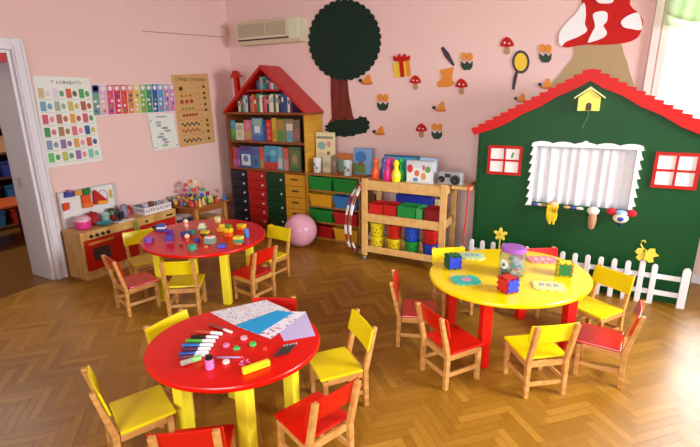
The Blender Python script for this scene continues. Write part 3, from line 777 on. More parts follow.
wall_text('lettering', 'Ο ΠΙΝΑΚΑΣ ΤΩΝ ΑΡΙΘΜΩΝ', q, .5, .075, .50, .04, mat('ink_olive', '#4c3a10', .6), o)
o.location.x += .001

# ------------------------------------------------------------------ bookcase shaped like a house
BY, BB = 4.78, 5.18
bx0, bx1, bzt = -4.53, -3.215, 1.575
bk = thing('house_bookcase', 'wooden bookcase shaped like a house with a red pitched roof in the corner', 'bookcase', ((bx0 + bx1) / 2, BY, 0))
def B(x0, x1, y0, y1, z0, z1, mb=None):
    return (mb or MB()).box(x0 - bk.location.x, x1 - bk.location.x, y0 - BY, y1 - BY, z0, z1)
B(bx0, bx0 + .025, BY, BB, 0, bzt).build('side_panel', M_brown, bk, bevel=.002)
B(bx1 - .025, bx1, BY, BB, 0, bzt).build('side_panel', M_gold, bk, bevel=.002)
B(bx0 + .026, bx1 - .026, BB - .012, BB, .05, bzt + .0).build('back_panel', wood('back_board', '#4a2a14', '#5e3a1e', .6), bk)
for z in (1.575, 1.200, .825): B(bx0 - (.0 if z < 1.5 else .03), bx1 + (.0 if z < 1.5 else .03), BY - (0 if z < 1.5 else .008), BB - .013, z - (.001 if z > 1.5 else .0), z + .028) .build('shelf', wood('shelf_wood', '#7c3e18', '#96501f', .45), bk, bevel=.002) if z > 1.5 else B(bx0 + .026, bx1 - .026, BY + .004, BB - .013, z, z + .026).build('shelf', wood('shelf_wood', '#7c3e18', '#96501f', .45), bk, bevel=.002)
B(bx0 + .026, bx1 - .026, BY + .01, BB - .013, 0, .05).build('plinth', M_brown, bk)
ax, az = -3.868, 2.19
M_rr = mat('red_roof_gloss', '#b8150c', .35, .05)
def rp(pts, y0, y1): return MB().prism([(x - bk.location.x, y0 - BY, z) for x, z in pts], (0, y1 - y0, 0))
rp([(bx0 - .03, 1.604), (ax, az), (ax, az - .046), (bx0 + .02, 1.604)], BY - .012, BB).build('roof', M_rr, bk)
rp([(ax + .001, az), (bx1 + .035, 1.604), (bx1 - .015, 1.604), (ax + .001, az - .046)], BY - .012, BB).build('roof', M_rr, bk)
rp([(bx0 + .04, 1.604), (bx1 - .04, 1.604), (ax, az - .08)], BB - .012, BB).build('gable_back', wood('back_board', '', ''), bk)
wl = (1.885 - 1.604) / (az - .046 - 1.604)
B(bx0 + .02 + (ax - bx0) * wl + .03, bx1 - .015 - (bx1 - ax) * wl - .02, BY + .005, BB - .013, 1.868, 1.890).build('attic_shelf', M_rr, bk)
cx = -4.30; cz = 1.604 + (az - 1.604) * (cx + .06 - bx0) / (ax - bx0)
zr_ = lambda q: 1.604 + (az - 1.604) * (q - bx0 + .03) / (ax - bx0 + .03) + .001
ch = rp([(cx - .022, zr_(cx - .022)), (cx + .026, zr_(cx + .026)), (cx + .012, cz + .20), (cx - .034, cz + .20)], BY, BY + .07).build('chimney', M_rr, bk)
rp([(cx - .078, cz + .185), (cx + .055, cz + .195), (cx - .018, cz + .275)], BY - .015, BY + .085).build('chimney_cap', M_rr, ch)
# four columns of drawers below
cols = [(-4.50, -4.212, 'navy', '#0d1522', 6, 'knob'), (-4.206, -3.885, 'red', '#b01a14', 6, 'knob'), (-3.879, -3.570, 'green', '#0c3a1c', 4, 'knob'), (-3.564, -3.245, 'yellow', '#cf9420', 5, 'slot')]
for x0, x1, nm, cc, n, hk in cols:
    m = mat('drawer_' + nm, cc, .4, .05); h = (.82 - .055) / n
    for k in range(n):
        z0 = .055 + k * h
        d = B(x0 + .003, x1 - .003, BY - .012, BY + .25, z0 + .003, z0 + h - .003).build('drawer', m, bk, bevel=.003)
        if hk == 'knob': MB().ball((x1 - .05 - bk.location.x, -.026, z0 + h * .55), .017, 10).build('knob', mat('pale_knob', '#b8bcc0', .3), d, smooth=True)
        else: MB().box((x0 + x1) / 2 - .05 - bk.location.x, (x0 + x1) / 2 + .05 - bk.location.x, -.024, -.0125, z0 + h * .5, z0 + h * .5 + .02).build('handle', mat('dark_handle', '#3a2410', .4), d, bevel=.003)
for x in (-4.209, -3.882, -3.567): B(x - .002, x + .002, BY, BY + .2, .052, .822).build('divider', M_gold, bk)

# books
palette = ['#d8d4cc', '#c23a2c', '#2c4a8c', '#3a8a5a', '#d88a2c', '#6a3a6c', '#e8e0d4', '#2a2c34', '#c85a7a', '#7fa8b8', '#b8a03c', '#8a2c24', '#4a6a3c', '#dedad0', '#34587c', '#e2b0a0']
def book(label, x, w, d, h, z, colr, group, y=None, tilt=0, cover=None):
    yb = (BY + .05) if y is None else y
    t = thing('book', label, 'book', (x + w / 2, yb, z), 0, group)
    m = mat('cover_' + colr[1:], colr, .45, .05)
    c = MB().box(-w / 2, -w / 2 + .002, 0, d, 0, h).box(w / 2 - .002, w / 2, 0, d, 0, h).box(-w / 2, w / 2, -.002, 0, 0, h)
    c.build('cover', m, t); MB().box(-w / 2 + .0025, w / 2 - .0025, .001, d - .004, .003, h - .003).build('pages', mat('page_white', '#e8e2d0', .8), t)
    if h > .12 and w > .022:
        MB().box(-w * .3, w * .3, -.0028, -.0021, h * .55, h * .8).build('spine_label', mat('label_' + cover[1:], cover, .5), t) if cover else None
    if tilt: t.rotation_euler = (0, tilt, 0)
    return t
ordw = ['first', 'second', 'third', 'fourth', 'fifth', 'sixth', 'seventh', 'eighth', 'ninth', 'tenth', 'eleventh', 'twelfth', 'thirteenth', 'fourteenth', 'fifteenth', 'sixteenth', 'seventeenth', 'eighteenth', 'nineteenth', 'twentieth', 'twenty-first', 'twenty-second']
cname = {'#d8d4cc': 'pale grey', '#c23a2c': 'red', '#2c4a8c': 'blue', '#3a8a5a': 'green', '#d88a2c': 'orange', '#6a3a6c': 'purple', '#e8e0d4': 'cream', '#2a2c34': 'black', '#c85a7a': 'pink', '#7fa8b8': 'light blue', '#b8a03c': 'olive yellow', '#8a2c24': 'dark red', '#4a6a3c': 'dark green', '#dedad0': 'white', '#34587c': 'steel blue', '#e2b0a0': 'salmon'}
rr = random.Random(11); x = -4.325; k = 0
seq = ['#d8d4cc', '#4a6a3c', '#7fa8b8', '#d8d4cc', '#2a2c34', '#c85a7a', '#d88a2c', '#c23a2c', '#3a8a5a', '#e8e0d4', '#c23a2c', '#c85a7a', '#2a2c34', '#dedad0', '#e8e0d4', '#4a6a3c', '#dedad0', '#2a2c34', '#2c4a8c', '#34587c', '#dedad0', '#6a3a6c']
while x < -3.43 and k < 22:
    w = .030 + .022 * rr.random(); h = .19 + .045 * rr.random()
    cl = seq[k]; zr = 1.604 + (az - .046 - 1.604) * min((x - bx0 - .02) / (ax - bx0 - .02), (bx1 - .015 - x - w) / (bx1 - .015 - ax)) - 1.6045 - .012; h = min(h, zr)
    book('%s spine in the roof row of the bookcase, %s from its left end' % (cname[cl], ordw[k]), x, w - .002, .16, h, 1.6045, cl, 'books in the roof row of the bookcase', cover=palette[(k * 5 + 3) % 16]); x += w; k += 1
x = -3.985
for k, (cl, w, h) in enumerate((('#34587c', .05, .165), ('#7fa8b8', .055, .19), ('#3a8a5a', .045, .18), ('#34587c', .05, .185), ('#c85a7a', .03, .12), ('#d8d4cc', .04, .09))):
    book('%s book in the gable of the bookcase, %s from its left' % (cname[cl], ordw[k]), x, w - .002, .12, min(h * .9, 1.604 + (az - .08 - 1.604) * min((x - bx0 - .02) / (ax - bx0 - .02), (bx1 - .015 - x - w) / (bx1 - .015 - ax)) - 1.8905 - .012), 1.8905, cl, 'books in the gable of the bookcase', cover=palette[(k * 3 + 1) % 16]); x += w
# books with their covers facing out
G1, G2 = 'picture books on the upper shelf of the bookcase', 'picture books on the middle shelf of the bookcase'
def facing(label, px0, px1, pytop, zb, y, base, pics, group, th=.018, name='picture_book', cat='book'):
    a, b = P(px0, 150, y=y), P(px1, 150, y=y); top = P((px0 + px1) / 2, pytop, y=y).z
    a.x = max(a.x, -4.498) if group in (G1, G2) else a.x
    w = b.x - a.x - .001; h = top - zb
    o = MB().box(-w / 2, w / 2, 0, th, 0, h).build(name, mat('board_' + base[1:], base, .4, .06), None, ((a.x + b.x) / 2, y, zb + .0005), 0, .002)
    tag(o, label, cat, group)
    mb = MB(); ms = []
    for k, (s0, s1, t0, t1, cc, kind) in enumerate(pics):
        ms.append(mat('print_' + cc[1:], cc, .45, .08)); mb = MB()
        if kind == 'r': mb.box(-w / 2 + w * s0, -w / 2 + w * s1, -.0012 - .0003 * k, -.0002, h * t0, h * t1)
        else:
            cxx, czz = -w / 2 + w * (s0 + s1) / 2, h * (t0 + t1) / 2; n = 10
            mb.prism([(cxx + w * (s1 - s0) / 2 * math.cos(2 * PI * i / n), -.0012 - .0003 * k, czz + h * (t1 - t0) / 2 * math.sin(2 * PI * i / n)) for i in range(n)], (0, .001, 0))
        mb.build('cover_print', ms[-1], o)
    return o
G1, G2 = 'picture books on the upper shelf of the bookcase', 'picture books on the middle shelf of the bookcase'
z1, z2 = 1.226, .851
fb = [
 (231.5, 236.5, 120.5, '#4f94b0', [(.0, 1, 0, .5, '#3f9a44', 'r'), (.2, .8, .2, .6, '#6ab84a', 'e'), (.1, .9, .72, .95, '#58b0c8', 'e')], 'blue and green picture book at the left end of the upper shelf'),
 (237, 245, 123, '#d6d0b8', [(.1, .9, .6, .85, '#a8a8a0', 'r'), (.25, .75, .15, .5, '#c8b888', 'e')], 'cream picture book standing second from the left on the upper shelf'),
 (245.5, 253, 120, '#c86a7c', [(.1, .9, .1, .45, '#b09a5c', 'r'), (.2, .8, .55, .9, '#d88a98', 'e')], 'pink picture book standing third from the left on the upper shelf'),
 (253.5, 264, 118, '#5a8ab0', [(.1, .9, .68, .95, '#8ab898', 'r'), (.25, .75, .35, .65, '#d8dce0', 'r'), (.0, 1, .0, .25, '#4a6ab0', 'r')], 'blue picture book with a white square on the upper shelf'),
 (264.5, 267, 120, '#2a4a90', [], 'narrow dark blue book left of the red one on the upper shelf'),
 (267.5, 272.5, 120, '#c42c24', [(.2, .8, .1, .25, '#d86a5a', 'e'), (.2, .8, .4, .55, '#d86a5a', 'e'), (.2, .8, .7, .85, '#d86a5a', 'e')], 'bright red book with pale dots in the middle of the upper shelf'),
 (273, 277.5, 118, '#c8a02c', [(.1, .9, .1, .5, '#b88820', 'r')], 'mustard yellow book right of the red one on the upper shelf'),
 (278, 286, 119, '#6a8a3c', [(.1, .9, .5, .95, '#a8783c', 'r'), (.2, .8, .1, .5, '#4a8a4c', 'e')], 'green and brown picture book right of the mustard one on the upper shelf'),
 (286.5, 294, 119, '#9a7a5a', [(.1, .95, .5, .8, '#d0c8c0', 'r'), (.1, .9, .0, .45, '#6a9ab4', 'r')], 'brown picture book with a pale panel on the upper shelf'),
 (294.5, 300.5, 120, '#7c6a54', [(.1, .9, .2, .6, '#a06a6a', 'r')], 'dull brown picture book at the right end of the upper shelf')]
for k, (a, b, t_, base, pics, lab) in enumerate(fb): facing(lab, a, b, t_, z1, BY + .05, base, pics, G1)
fb = [
 (231.5, 235.5, 147, '#c04a6a', [(.1, .9, .5, .9, '#c8402c', 'r'), (.1, .9, .0, .4, '#c060a0', 'r')], 'pink and red book at the left end of the middle shelf'),
 (236, 239.5, 148, '#7a4a98', [(.1, .9, .1, .4, '#b86ab0', 'e')], 'purple book second from the left on the middle shelf'),
 (240, 251, 146, '#3c5a98', [(.05, .95, .78, .97, '#5a3a7c', 'r'), (.1, .9, .1, .62, '#ccd6dc', 'r'), (.25, .7, .25, .58, '#5a7aa8', 'e')], 'large blue book with a white picture on the middle shelf'),
 (251.5, 258.5, 147, '#4a78a8', [(.1, .9, .6, .9, '#6a4a8c', 'r'), (.15, .85, .1, .5, '#3a5a7c', 'e')], 'blue picture book right of the large blue one on the middle shelf'),
 (259, 263.5, 147, '#c06a3c', [(.1, .9, .5, .9, '#c84a3a', 'r'), (.1, .9, .1, .4, '#8a9a6a', 'e')], 'orange book in the middle of the middle shelf'),
 (264, 276.5, 146, '#4a94b8', [(.0, 1, .0, .32, '#b83a2c', 'r'), (.1, .5, .3, .6, '#3a5a9c', 'e'), (.5, .95, .6, .85, '#7ab8c8', 'e')], 'sky blue picture book with a red foot on the middle shelf'),
 (277, 282, 147, '#6aa4b0', [(.1, .9, .1, .5, '#c8c0b4', 'r')], 'pale blue book right of the sky blue one on the middle shelf'),
 (282.5, 288, 148, '#c05a4a', [(.1, .9, .0, .5, '#b08a8a', 'r')], 'coral picture book left of the green one on the middle shelf'),
 (288.5, 300.5, 147, '#4c6a3c', [(.15, .85, .15, .85, '#6a7a4c', 'r'), (.3, .7, .3, .7, '#a88a5c', 'e')], 'dark green picture book at the right end of the middle shelf')]
for k, (a, b, t_, base, pics, lab) in enumerate(fb): facing(lab, a, b, t_, z2, BY + .05, base, pics, G2)

# ------------------------------------------------------------------ tray unit
TYF, TX0, TX1, TZT = 4.74, -3.195, -2.43, .862
tu = thing('tray_unit', 'low wooden storage unit with rows of coloured plastic trays beside the bookcase', 'storage unit', ((TX0 + TX1) / 2, TYF, 0))
def T(x0, x1, y0, y1, z0, z1): return MB().box(x0 - tu.location.x, x1 - tu.location.x, y0 - TYF, y1 - TYF, z0, z1)
M_tu = wood('tray_unit_wood', '#9a6026', '#b47a38', .45)
T(TX0, TX0 + .022, TYF, 5.16, 0, TZT - .024).build('side_panel', M_tu, tu); T(TX1 - .022, TX1, TYF, 5.16, 0, TZT - .024).build('side_panel', M_tu, tu)
T(TX0 - .006, TX1 + .006, TYF - .008, 5.17, TZT - .0235, TZT).build('top', M_tu, tu, bevel=.003)
T(TX0 + .023, TX1 - .023, 5.14, 5.155, .02, TZT - .025).build('back_panel', wood('back_board', '', ''), tu)
T(TX0 + .023, TX1 - .023, TYF + .01, 5.13, .0, .028).build('plinth', M_tu, tu)
rows_z = [(.655, .825), (.447, .605), (.240, .400), (.03, .19)]
for z0, z1 in rows_z[:3]: T(TX0 + .023, TX1 - .023, TYF + .004, 5.13, z0 - .022, z0 - .001).build('shelf', M_tu, tu)
for z0, z1 in rows_z[1:]: pass
def tray(ix, z0, z1, cc, label):
    w = (TX1 - TX0 - .06) / 2; x0 = TX0 + .028 + ix * (w + .006); m = mat('tray_' + cc[1:], cc, .35, .04)
    t = thing('storage_tray', label, 'tray', (x0 + w / 2, TYF - .02, z0), 0, 'plastic trays in the storage unit')
    h = z1 - z0; hw = w / 2 - .004; tp = .022; d = .34; th = .004
    mb = MB()
    bot = [(-hw + tp, .02), (hw - tp, .02), (hw - tp, d - .02), (-hw + tp, d - .02)]; top = [(-hw, 0), (hw, 0), (hw, d), (-hw, d)]
    vs = [(x, y, 0.0005) for x, y in bot] + [(x, y, h) for x, y in top]
    ins = lambda l, q: [(x - q * (1 if x > 0 else -1), y + (q if y < .1 else -q)) for x, y in l]
    vs += [(x, y, .005) for x, y in ins(bot, th)] + [(x, y, h) for x, y in ins(top, th)]
    fs = [(3, 2, 1, 0), (8, 9, 10, 11)]
    for k in range(4):
        k2 = (k + 1) % 4; fs += [(k, k2, 4 + k2, 4 + k), (8 + k2, 8 + k, 12 + k, 12 + k2), (4 + k, 4 + k2, 12 + k2, 12 + k)]
    mb.add(vs, fs).build('bin', m, t)
    MB().box(-hw - .003, hw + .003, -.012, -.0005, h - .02, h + .001).build('rim', m, t, bevel=.003)
tray(0, *rows_z[0], '#1c8a34', 'green tray in the top row on the left of the storage unit')
tray(1, *rows_z[0], '#1a8030', 'green tray in the top row on the right of the storage unit')
tray(0, *rows_z[1], '#dca01e', 'yellow tray in the second row on the left above the lower green tray')
tray(1, *rows_z[1], '#2f78b4', 'blue tray, the only blue one in the storage unit')
tray(0, *rows_z[2], '#1c8434', 'green tray in the third row beside the red tray')
tray(1, *rows_z[2], '#b81c1c', 'red tray in the third row on the right of the storage unit')
tray(0, *rows_z[3], '#b01a1c', 'red tray in the bottom row partly behind the pink ball')
tray(1, *rows_z[3], '#d8a020', 'yellow tray in the bottom row on the right of the storage unit')

# ------------------------------------------------------------------ pink ball
p = P(301, 246.5, z=0)
o = MB().ball((0, 0, 0), .205, 32).build('exercise_ball', None or mat('pink_rubber', '#f2b2ca', .22, .03), None, (p.x - .01, p.y + .02, .205), 0, 0, True)
tag(o, 'big pink rubber ball on the floor in front of the storage trays', 'ball')

# ------------------------------------------------------------------ shelf trolley
RY0, RY1, RX0, RX1, RZT = 4.32, 4.74, -2.20, -1.245, .925
tr = thing('shelf_trolley', 'three-tier beech trolley on castors full of coloured boxes and cups', 'trolley', ((RX0 + RX1) / 2, RY0, 0))
def Q(x0, x1, y0, y1, z0, z1, mb=None): return (mb or MB()).box(x0 - tr.location.x, x1 - tr.location.x, y0 - RY0, y1 - RY0, z0, z1)
pw = .066
for x in (RX0, RX1 - pw):
    for y in (RY0, RY1 - .03):
        l = Q(x, x + pw, y, y + .03, .055, RZT + .012).build('leg', M_pine, tr, bevel=.004)
        cx_, cy_ = x + pw / 2 - tr.location.x, y + .015 - RY0
        MB().lathe([(.02, -.011), (.024, -.006), (.024, .006), (.02, .011)], (cx_, cy_, .0245), 16, 0, Matrix.Rotation(PI / 2, 4, 'Y')).build('castor_wheel', mat('castor_grey', '#8a8a90', .4), l, smooth=True)
        MB().box(cx_ - .015, cx_ + .015, cy_ - .01, cy_ + .01, .047, .0545).build('castor_mount', mat('castor_metal', '#b0b0b4', .3, metal=.8), l)
for z0, z1 in ((.812, .918), (.452, .545), (.098, .172)):
    Q(RX0 + pw + .001, RX1 - pw - .001, RY0 + .006, RY0 + .024, z0, z1).build('front_rail', M_pine, tr, bevel=.003)
    Q(RX0 + pw + .001, RX1 - pw - .001, RY1 - .024, RY1 - .006, z0, z1).build('back_rail', M_pine, tr, bevel=.003)
    for x in (RX0 + .018, RX1 - .042): Q(x, x + .024, RY0 + .031, RY1 - .031, z0 + .01, z1 if z0 < .8 else .9055).build('side_rail', M_pine, tr, bevel=.003)
    top = z1 - .012 if z0 > .8 else z0 + .02
    Q(RX0 + .044, RX1 - .044, RY0 + .025, RY1 - .025, top - .012, top).build('tray_board', M_pine, tr)
zt, zm, zb = .9065, .4725, .1185
# push bar sticking out at the right
Q(RX1 + .001, RX1 + .205, RY1 - .27, RY1 - .03, .872, .9055).build('side_flap', M_pine, tr, bevel=.004)
# skittles
def skittle(px_, py_, cc, nm, y):
    p = P(px_, py_, y=y)
    o = MB().lathe([(.03, 0), (.043, .01), (.05, .06), (.046, .10), (.026, .145), (.022, .165), (.032, .195), (.030, .215), (.012, .238), (.002, .240)], (0, 0, 0), 18).build('skittle', mat('skittle_' + cc[1:], cc, .3, .03), None, (p.x, y, zt + .0008), 0, 0, True)
    tag(o, '%s plastic skittle standing on top of the shelf trolley' % nm, 'skittle', 'plastic skittles on the trolley'); return o
o = skittle(376, 175, '#f0622c', 'orange', 4.45); skittle(384, 175, '#4a5a94', 'slate blue', 4.56)
skittle(388, 177, '#ee2a8c', 'magenta', 4.42); skittle(396, 178, '#f2e21c', 'bright yellow', 4.40); skittle(400.5, 176, '#22b04c', 'bright green', 4.52)
def carton(name, label, cat, px0, px1, pyt, z, y, dep, base, pics, group=None):
    return facing(label, px0, px1, pyt, z, y, base, pics, group, dep, name, cat)
carton('game_box', 'dark blue flat game box behind the skittles on the trolley', 'box', 384, 419, 155.5, zt, 4.64, .05, '#1f5a80', [(.04, .96, .08, .92, '#3f9ab8', 'r'), (.04, .35, .1, .9, '#c05a8a', 'r')])
carton('art_box', 'flowered white card box at the front of the trolley top', 'box', 407, 434, 161.5, zt, 4.46, .10, '#ccd2d8', [(.05, .95, .1, .7, '#dfe4e6', 'r'), (.02, .25, .45, .85, '#c83a3a', 'e'), (.3, .5, .3, .6, '#d86a4a', 'e'), (.55, .75, .15, .5, '#c89a5a', 'e'), (.7, .92, .5, .8, '#6a9a5a', 'e'), (.25, .45, .05, .25, '#5a8ac0', 'e'), (.6, .7, .6, .85, '#d04a6a', 'e')])
carton('pencil_box', 'pale blue card box standing behind the flowered box on the trolley', 'box', 420, 437, 158.5, zt, 4.62, .05, '#9ac4e0', [(.6, .98, .05, .9, '#9aa83c', 'r'), (.1, .5, .1, .6, '#c8d8e8', 'r')])
carton('book_end_box', 'narrow black box between the green skittle and the flowered box', 'box', 407, 410, 161, zt, 4.58, .05, '#1c1c20', [])
# radio
rp_ = P(455, 178, y=4.56)
ra = thing('radio', 'silver portable radio with a round black speaker on the right end of the trolley', 'radio', (rp_.x - .035, 4.53, zt + .001), .05)
MB().box(-.125, .125, -.06, .06, 0, .135).build('case', mat('silver_plastic', '#9a9a9c', .35, .04), ra, bevel=.02, seg=3)
for x, r in ((.06, .05), (-.08, .034)):
    MB().lathe([(r, 0), (r, .006), (r * .8, .010), (r * .3, .004)], (x, -.0605, .06), 24, 0, Matrix.Rotation(PI / 2, 4, 'X')).build('speaker', M_black, ra, smooth=True)
MB().box(-.05, .01, -.063, -.0605, .08, .12).build('tuner_window', mat('tuner_dark', '#34383c', .2), ra)
# boxes on the middle tier
def crate(label, px0, px1, pyt, z, y, dep, cc):
    a, b = P(px0, 200, y=y), P(px1, 200, y=y); top = P((px0 + px1) / 2, pyt, y=y).z; w = b.x - a.x; h = top - z
    t = thing('toy_box', label, 'box', ((a.x + b.x) / 2, y, z + .0008), 0, 'coloured plastic boxes on the trolley')
    m = mat('box_' + cc[1:], cc, .35, .05); q = .005
    mb = MB()
    mb.box(-w / 2, w / 2, 0, q, 0, h).box(-w / 2, w / 2, dep - q, dep, 0, h).box(-w / 2, -w / 2 + q, q, dep - q, 0, h).box(w / 2 - q, w / 2, q, dep - q, 0, h).box(-w / 2 + q, w / 2 - q, q, dep - q, 0, q)
    mb.build('body', m, t)
    MB().box(-w / 2 - .004, w / 2 + .004, -.006, -.0005, h - .022, h - .004).build('rim', m, t, bevel=.002)
crate('bright red box at the left end of the middle tier of the trolley', 369, 382.5, 204.5, zm, 4.38, .2, '#d0241c')
crate('red box second from the left on the middle tier of the trolley', 383.5, 396, 205.5, zm, 4.38, .2, '#c0201c')
crate('green box left of the paler green one on the middle tier of the trolley', 397.5, 415.5, 207, zm, 4.38, .2, '#1f8a3c')
crate('narrow pale green box on the middle tier of the trolley', 416.5, 422.5, 209, zm, 4.38, .2, '#4aa858')
crate('dark red box at the right end of the middle tier of the trolley', 425, 441, 210, zm, 4.38, .2, '#8a1418')
a_ = P(397, 200, y=4.6); b_ = P(430, 200, y=4.6)
crate('large blue box standing behind the green ones on the middle tier of the trolley', 396, 432, 196, zm, 4.60, .1, '#1c2c9a')
carton('paper_stack', 'white folded sheets beside the blue box on the middle tier of the trolley', 'paper', 437, 442, 200, zm, 4.62, .03, '#dcd8e4', [(.1, .9, .7, .95, '#c8b84a', 'r')])
# stacks of cups on the lowest tier
def cup(x, y, z, cc, label, r=.083, h=.155):
    t = thing('stacking_cup', label, 'cup', (x, y, z), 0, 'stacking cups on the lowest tier of the trolley')
    MB().lathe([(r * .84, 0), (r * .88, .004), (r * .98, h - .02), (r * 1.03, h - .018), (r * 1.03, h), (r * .95, h), (r * .80, .012), (.001, .012)], (0, 0, 0), 26).build('body', mat('cup_' + cc[1:], cc, .3, .04), t, smooth=True)
    for k, (q, zz) in enumerate(((-.55, .10), (0, .085), (.55, .10), (-.25, .05), (.3, .045))):
        a = -PI / 2 + q + .3; rr_ = r * (.88 + .1 * zz / h) + .0005
        MB().ball((rr_ * math.cos(a), rr_ * math.sin(a), zz), .008, 8).build('hole', mat('hole_dark', '#2a1a20', .7), t)
for px_, lo, up, nm in ((377.5, '#dcc81c', '#e6d41e', ('yellow', 'yellow')), (394.5, '#dcc01c', '#cc2218', ('yellow', 'red')), (412, '#1f8a34', '#2450c0', ('green', 'blue')), (430.5, '#2440b0', '#cc241c', ('blue', 'red'))):
    p = P(px_, 240, y=4.44)
    cup(p.x, 4.44, zb + .0008, lo, '%s cup at the bottom of the %s stack on the lowest tier' % (nm[0], {377.5: 'leftmost', 394.5: 'second', 412: 'third', 430.5: 'rightmost'}[px_]))
    cup(p.x, 4.44, zb + .157, up, '%s cup on top of the %s stack on the lowest tier' % (nm[1], {377.5: 'leftmost', 394.5: 'second', 412: 'third', 430.5: 'rightmost'}[px_]))
# red skipping rope hanging from the side flap
x0 = RX1 + .178
path = [(x0 - .012, RY1 - .287, .1), (x0 - .02, RY1 - .287, .36), (x0 - .005, RY1 - .287, .6), (x0, RY1 - .285, .86), (x0, RY1 - .275, .916), (x0, RY1 - .12, .9165), (x0 + .0, RY1 - .026, .916), (x0 + .01, RY1 - .014, .86), (x0 + .018, RY1 - .02, .5), (x0 + .02, RY1 - .02, .3)]
path[0] = (x0 + .0, RY1 - .287, .30)
def smoothp(p, n=6):
    out = []
    for i in range(len(p) - 1):
        p0, p1, p2, p3 = [Vector(p[max(0, min(len(p) - 1, i + k))]) for k in (-1, 0, 1, 2)]
        for j in range(n):
            t = j / n; out.append(.5 * ((2 * p1) + (p2 - p0) * t + (2 * p0 - 5 * p1 + 4 * p2 - p3) * t * t + (3 * p1 - p0 - 3 * p2 + p3) * t ** 3))
    return out + [Vector(p[-1])]
base = Vector((x0, RY1 - .12, .88))
o = MB().tube([v - base for v in smoothp(path)], .0085, 8).build('skipping_rope', mat('red_rope', '#cc2a20', .5), None, tuple(base), 0, 0, True)
tag(o, 'red skipping rope hanging over the right end of the trolley', 'rope')

# striped hoops leaning at the trolley's left side
def hoop(cx_, cy_, lean, yaw, r, c1, c2, label):
    n = 96; m = 10; rt = .0125; mb = MB(); rad = Vector((0, 0, 0))
    for i in range(n):
        a = 2 * PI * i / n
        for k in range(m):
            w = 2 * PI * k / m; q = r + rt * math.cos(w)
            y, z, x = q * math.cos(a), q * math.sin(a), rt * math.sin(w)
            mb.v.append((x * math.cos(lean) + (z + r + rt) * math.sin(lean), y, (z + r + rt) * math.cos(lean) - x * math.sin(lean) + .003))
    for i in range(n):
        for k in range(m):
            k2, j = (k + 1) % m, (i + 1) % n
            mb.f.append((i * m + k, i * m + k2, j * m + k2, j * m + k)); mb.mi.append((i // 4) % 2)
    o = mb.build('hoop', [mat('hoop_' + c1[1:], c1, .35), mat('hoop_' + c2[1:], c2, .35)], None, (cx_, cy_, 0), yaw, 0, True)
    tag(o, label, 'hoop', 'striped hoops leaning at the trolley')
hoop(-2.275, 4.58, .05, .00, .425, '#e8e0dc', '#7a3c28', 'brown and white striped hoop, nearest the trolley side')
hoop(-2.313, 4.64, .05, .00, .43, '#e8dccc', '#d8741e', 'orange and white striped hoop in the bundle beside the trolley')
hoop(-2.351, 4.60, .05, .00, .415, '#e6e0e4', '#a02c3c', 'dark red and white striped hoop in the bundle beside the trolley')
hoop(-2.389, 4.66, .05, .00, .40, '#dcd8dc', '#4a3850', 'plum and white striped hoop, outermost of the bundle')

# ------------------------------------------------------------------ things on the tray unit
zt2 = TZT
def tin(label, px_, w_px, pyt, y, cc, pics, name='beaker', cat='beaker', lid=None):
    p = P(px_, 170, y=y); w = P(px_ + w_px / 2, 170, y=y).x - P(px_ - w_px / 2, 170, y=y).x; h = P(px_, pyt, y=y).z - zt2; r = w / 2 * .92
    t = thing(name, label, cat, (p.x, y, zt2 + .0008))
    MB().lathe([(r * .88, 0), (r * .9, .004), (r, h - .004), (r, h), (r * .92, h), (r * .84, .01), (.001, .01)], (0, 0, 0), 22).build('body', mat('tin_' + cc[1:], cc, .4, .05), t, smooth=True)
    for k, (a, zz, s, c2) in enumerate(pics):
        th = -PI / 2 + a; rr_ = r * .97 + .002
        MB().ball((rr_ * math.cos(th), rr_ * math.sin(th), h * zz), s, 8, 0, .9, .35, 1).build('print', mat('print_' + c2[1:], c2, .5), t, smooth=True)
carton('picture_block_box', 'tall cream card box with small pictures standing on the tray unit', 'box', 316, 334, 132.5, zt2, 4.98, .04, '#e8dcae', [(.05, .95, .84, .9, '#8a8a7a', 'r'), (.08, .55, .55, .76, '#8ab8b4', 'e'), (.6, .85, .62, .78, '#e09a9a', 'e'), (.6, .8, .42, .52, '#b05a5a', 'e'), (.1, .5, .3, .5, '#dcc8b0', 'e'), (.15, .85, .05, .22, '#cfc4a0', 'r')])
tin('white printed beaker at the left end of the tray unit', 317.5, 7.5, 158, 4.84, '#dcdedc', [(-.3, .6, .022, '#6a8aa8'), (.4, .35, .02, '#8a8a90')])
carton('cream_carton', 'small cream carton next to the white beaker on the tray unit', 'box', 322.5, 330, 155, zt2, 4.86, .05, '#ccc4a4', [(.1, .9, .3, .6, '#b0b08a', 'r')])
carton('brown_carton', 'small brown carton in the middle of the tray unit', 'box', 331.6, 336, 156, zt2, 4.88, .05, '#8a7060', [(.1, .9, .4, .7, '#b08a7a', 'r')])
carton('orange_carton', 'orange and green carton behind the white mug on the tray unit', 'box', 336, 353, 154, zt2, 4.96, .05, '#c8703a', [(.04, .5, .05, .72, '#7a9a8a', 'r'), (.5, .95, .05, .5, '#3c7a4c', 'r')])
tin('white printed beaker right of the orange carton on the tray unit', 348, 8.5, 160.5, 4.80, '#d4e0e2', [(-.2, .55, .024, '#4a9a8a'), (.5, .4, .02, '#c05a5a'), (-.6, .3, .02, '#5a7ab8')])
carton('blue_picture_box', 'blue rounded picture box at the right end of the tray unit', 'box', 353, 371, 148.5, zt2, 4.95, .07, '#7aa4cc', [(.1, .75, .45, .9, '#3f78b4', 'e'), (.05, .7, .04, .4, '#6a8a3c', 'r'), (.3, .6, .3, .5, '#8a5a34', 'e')])
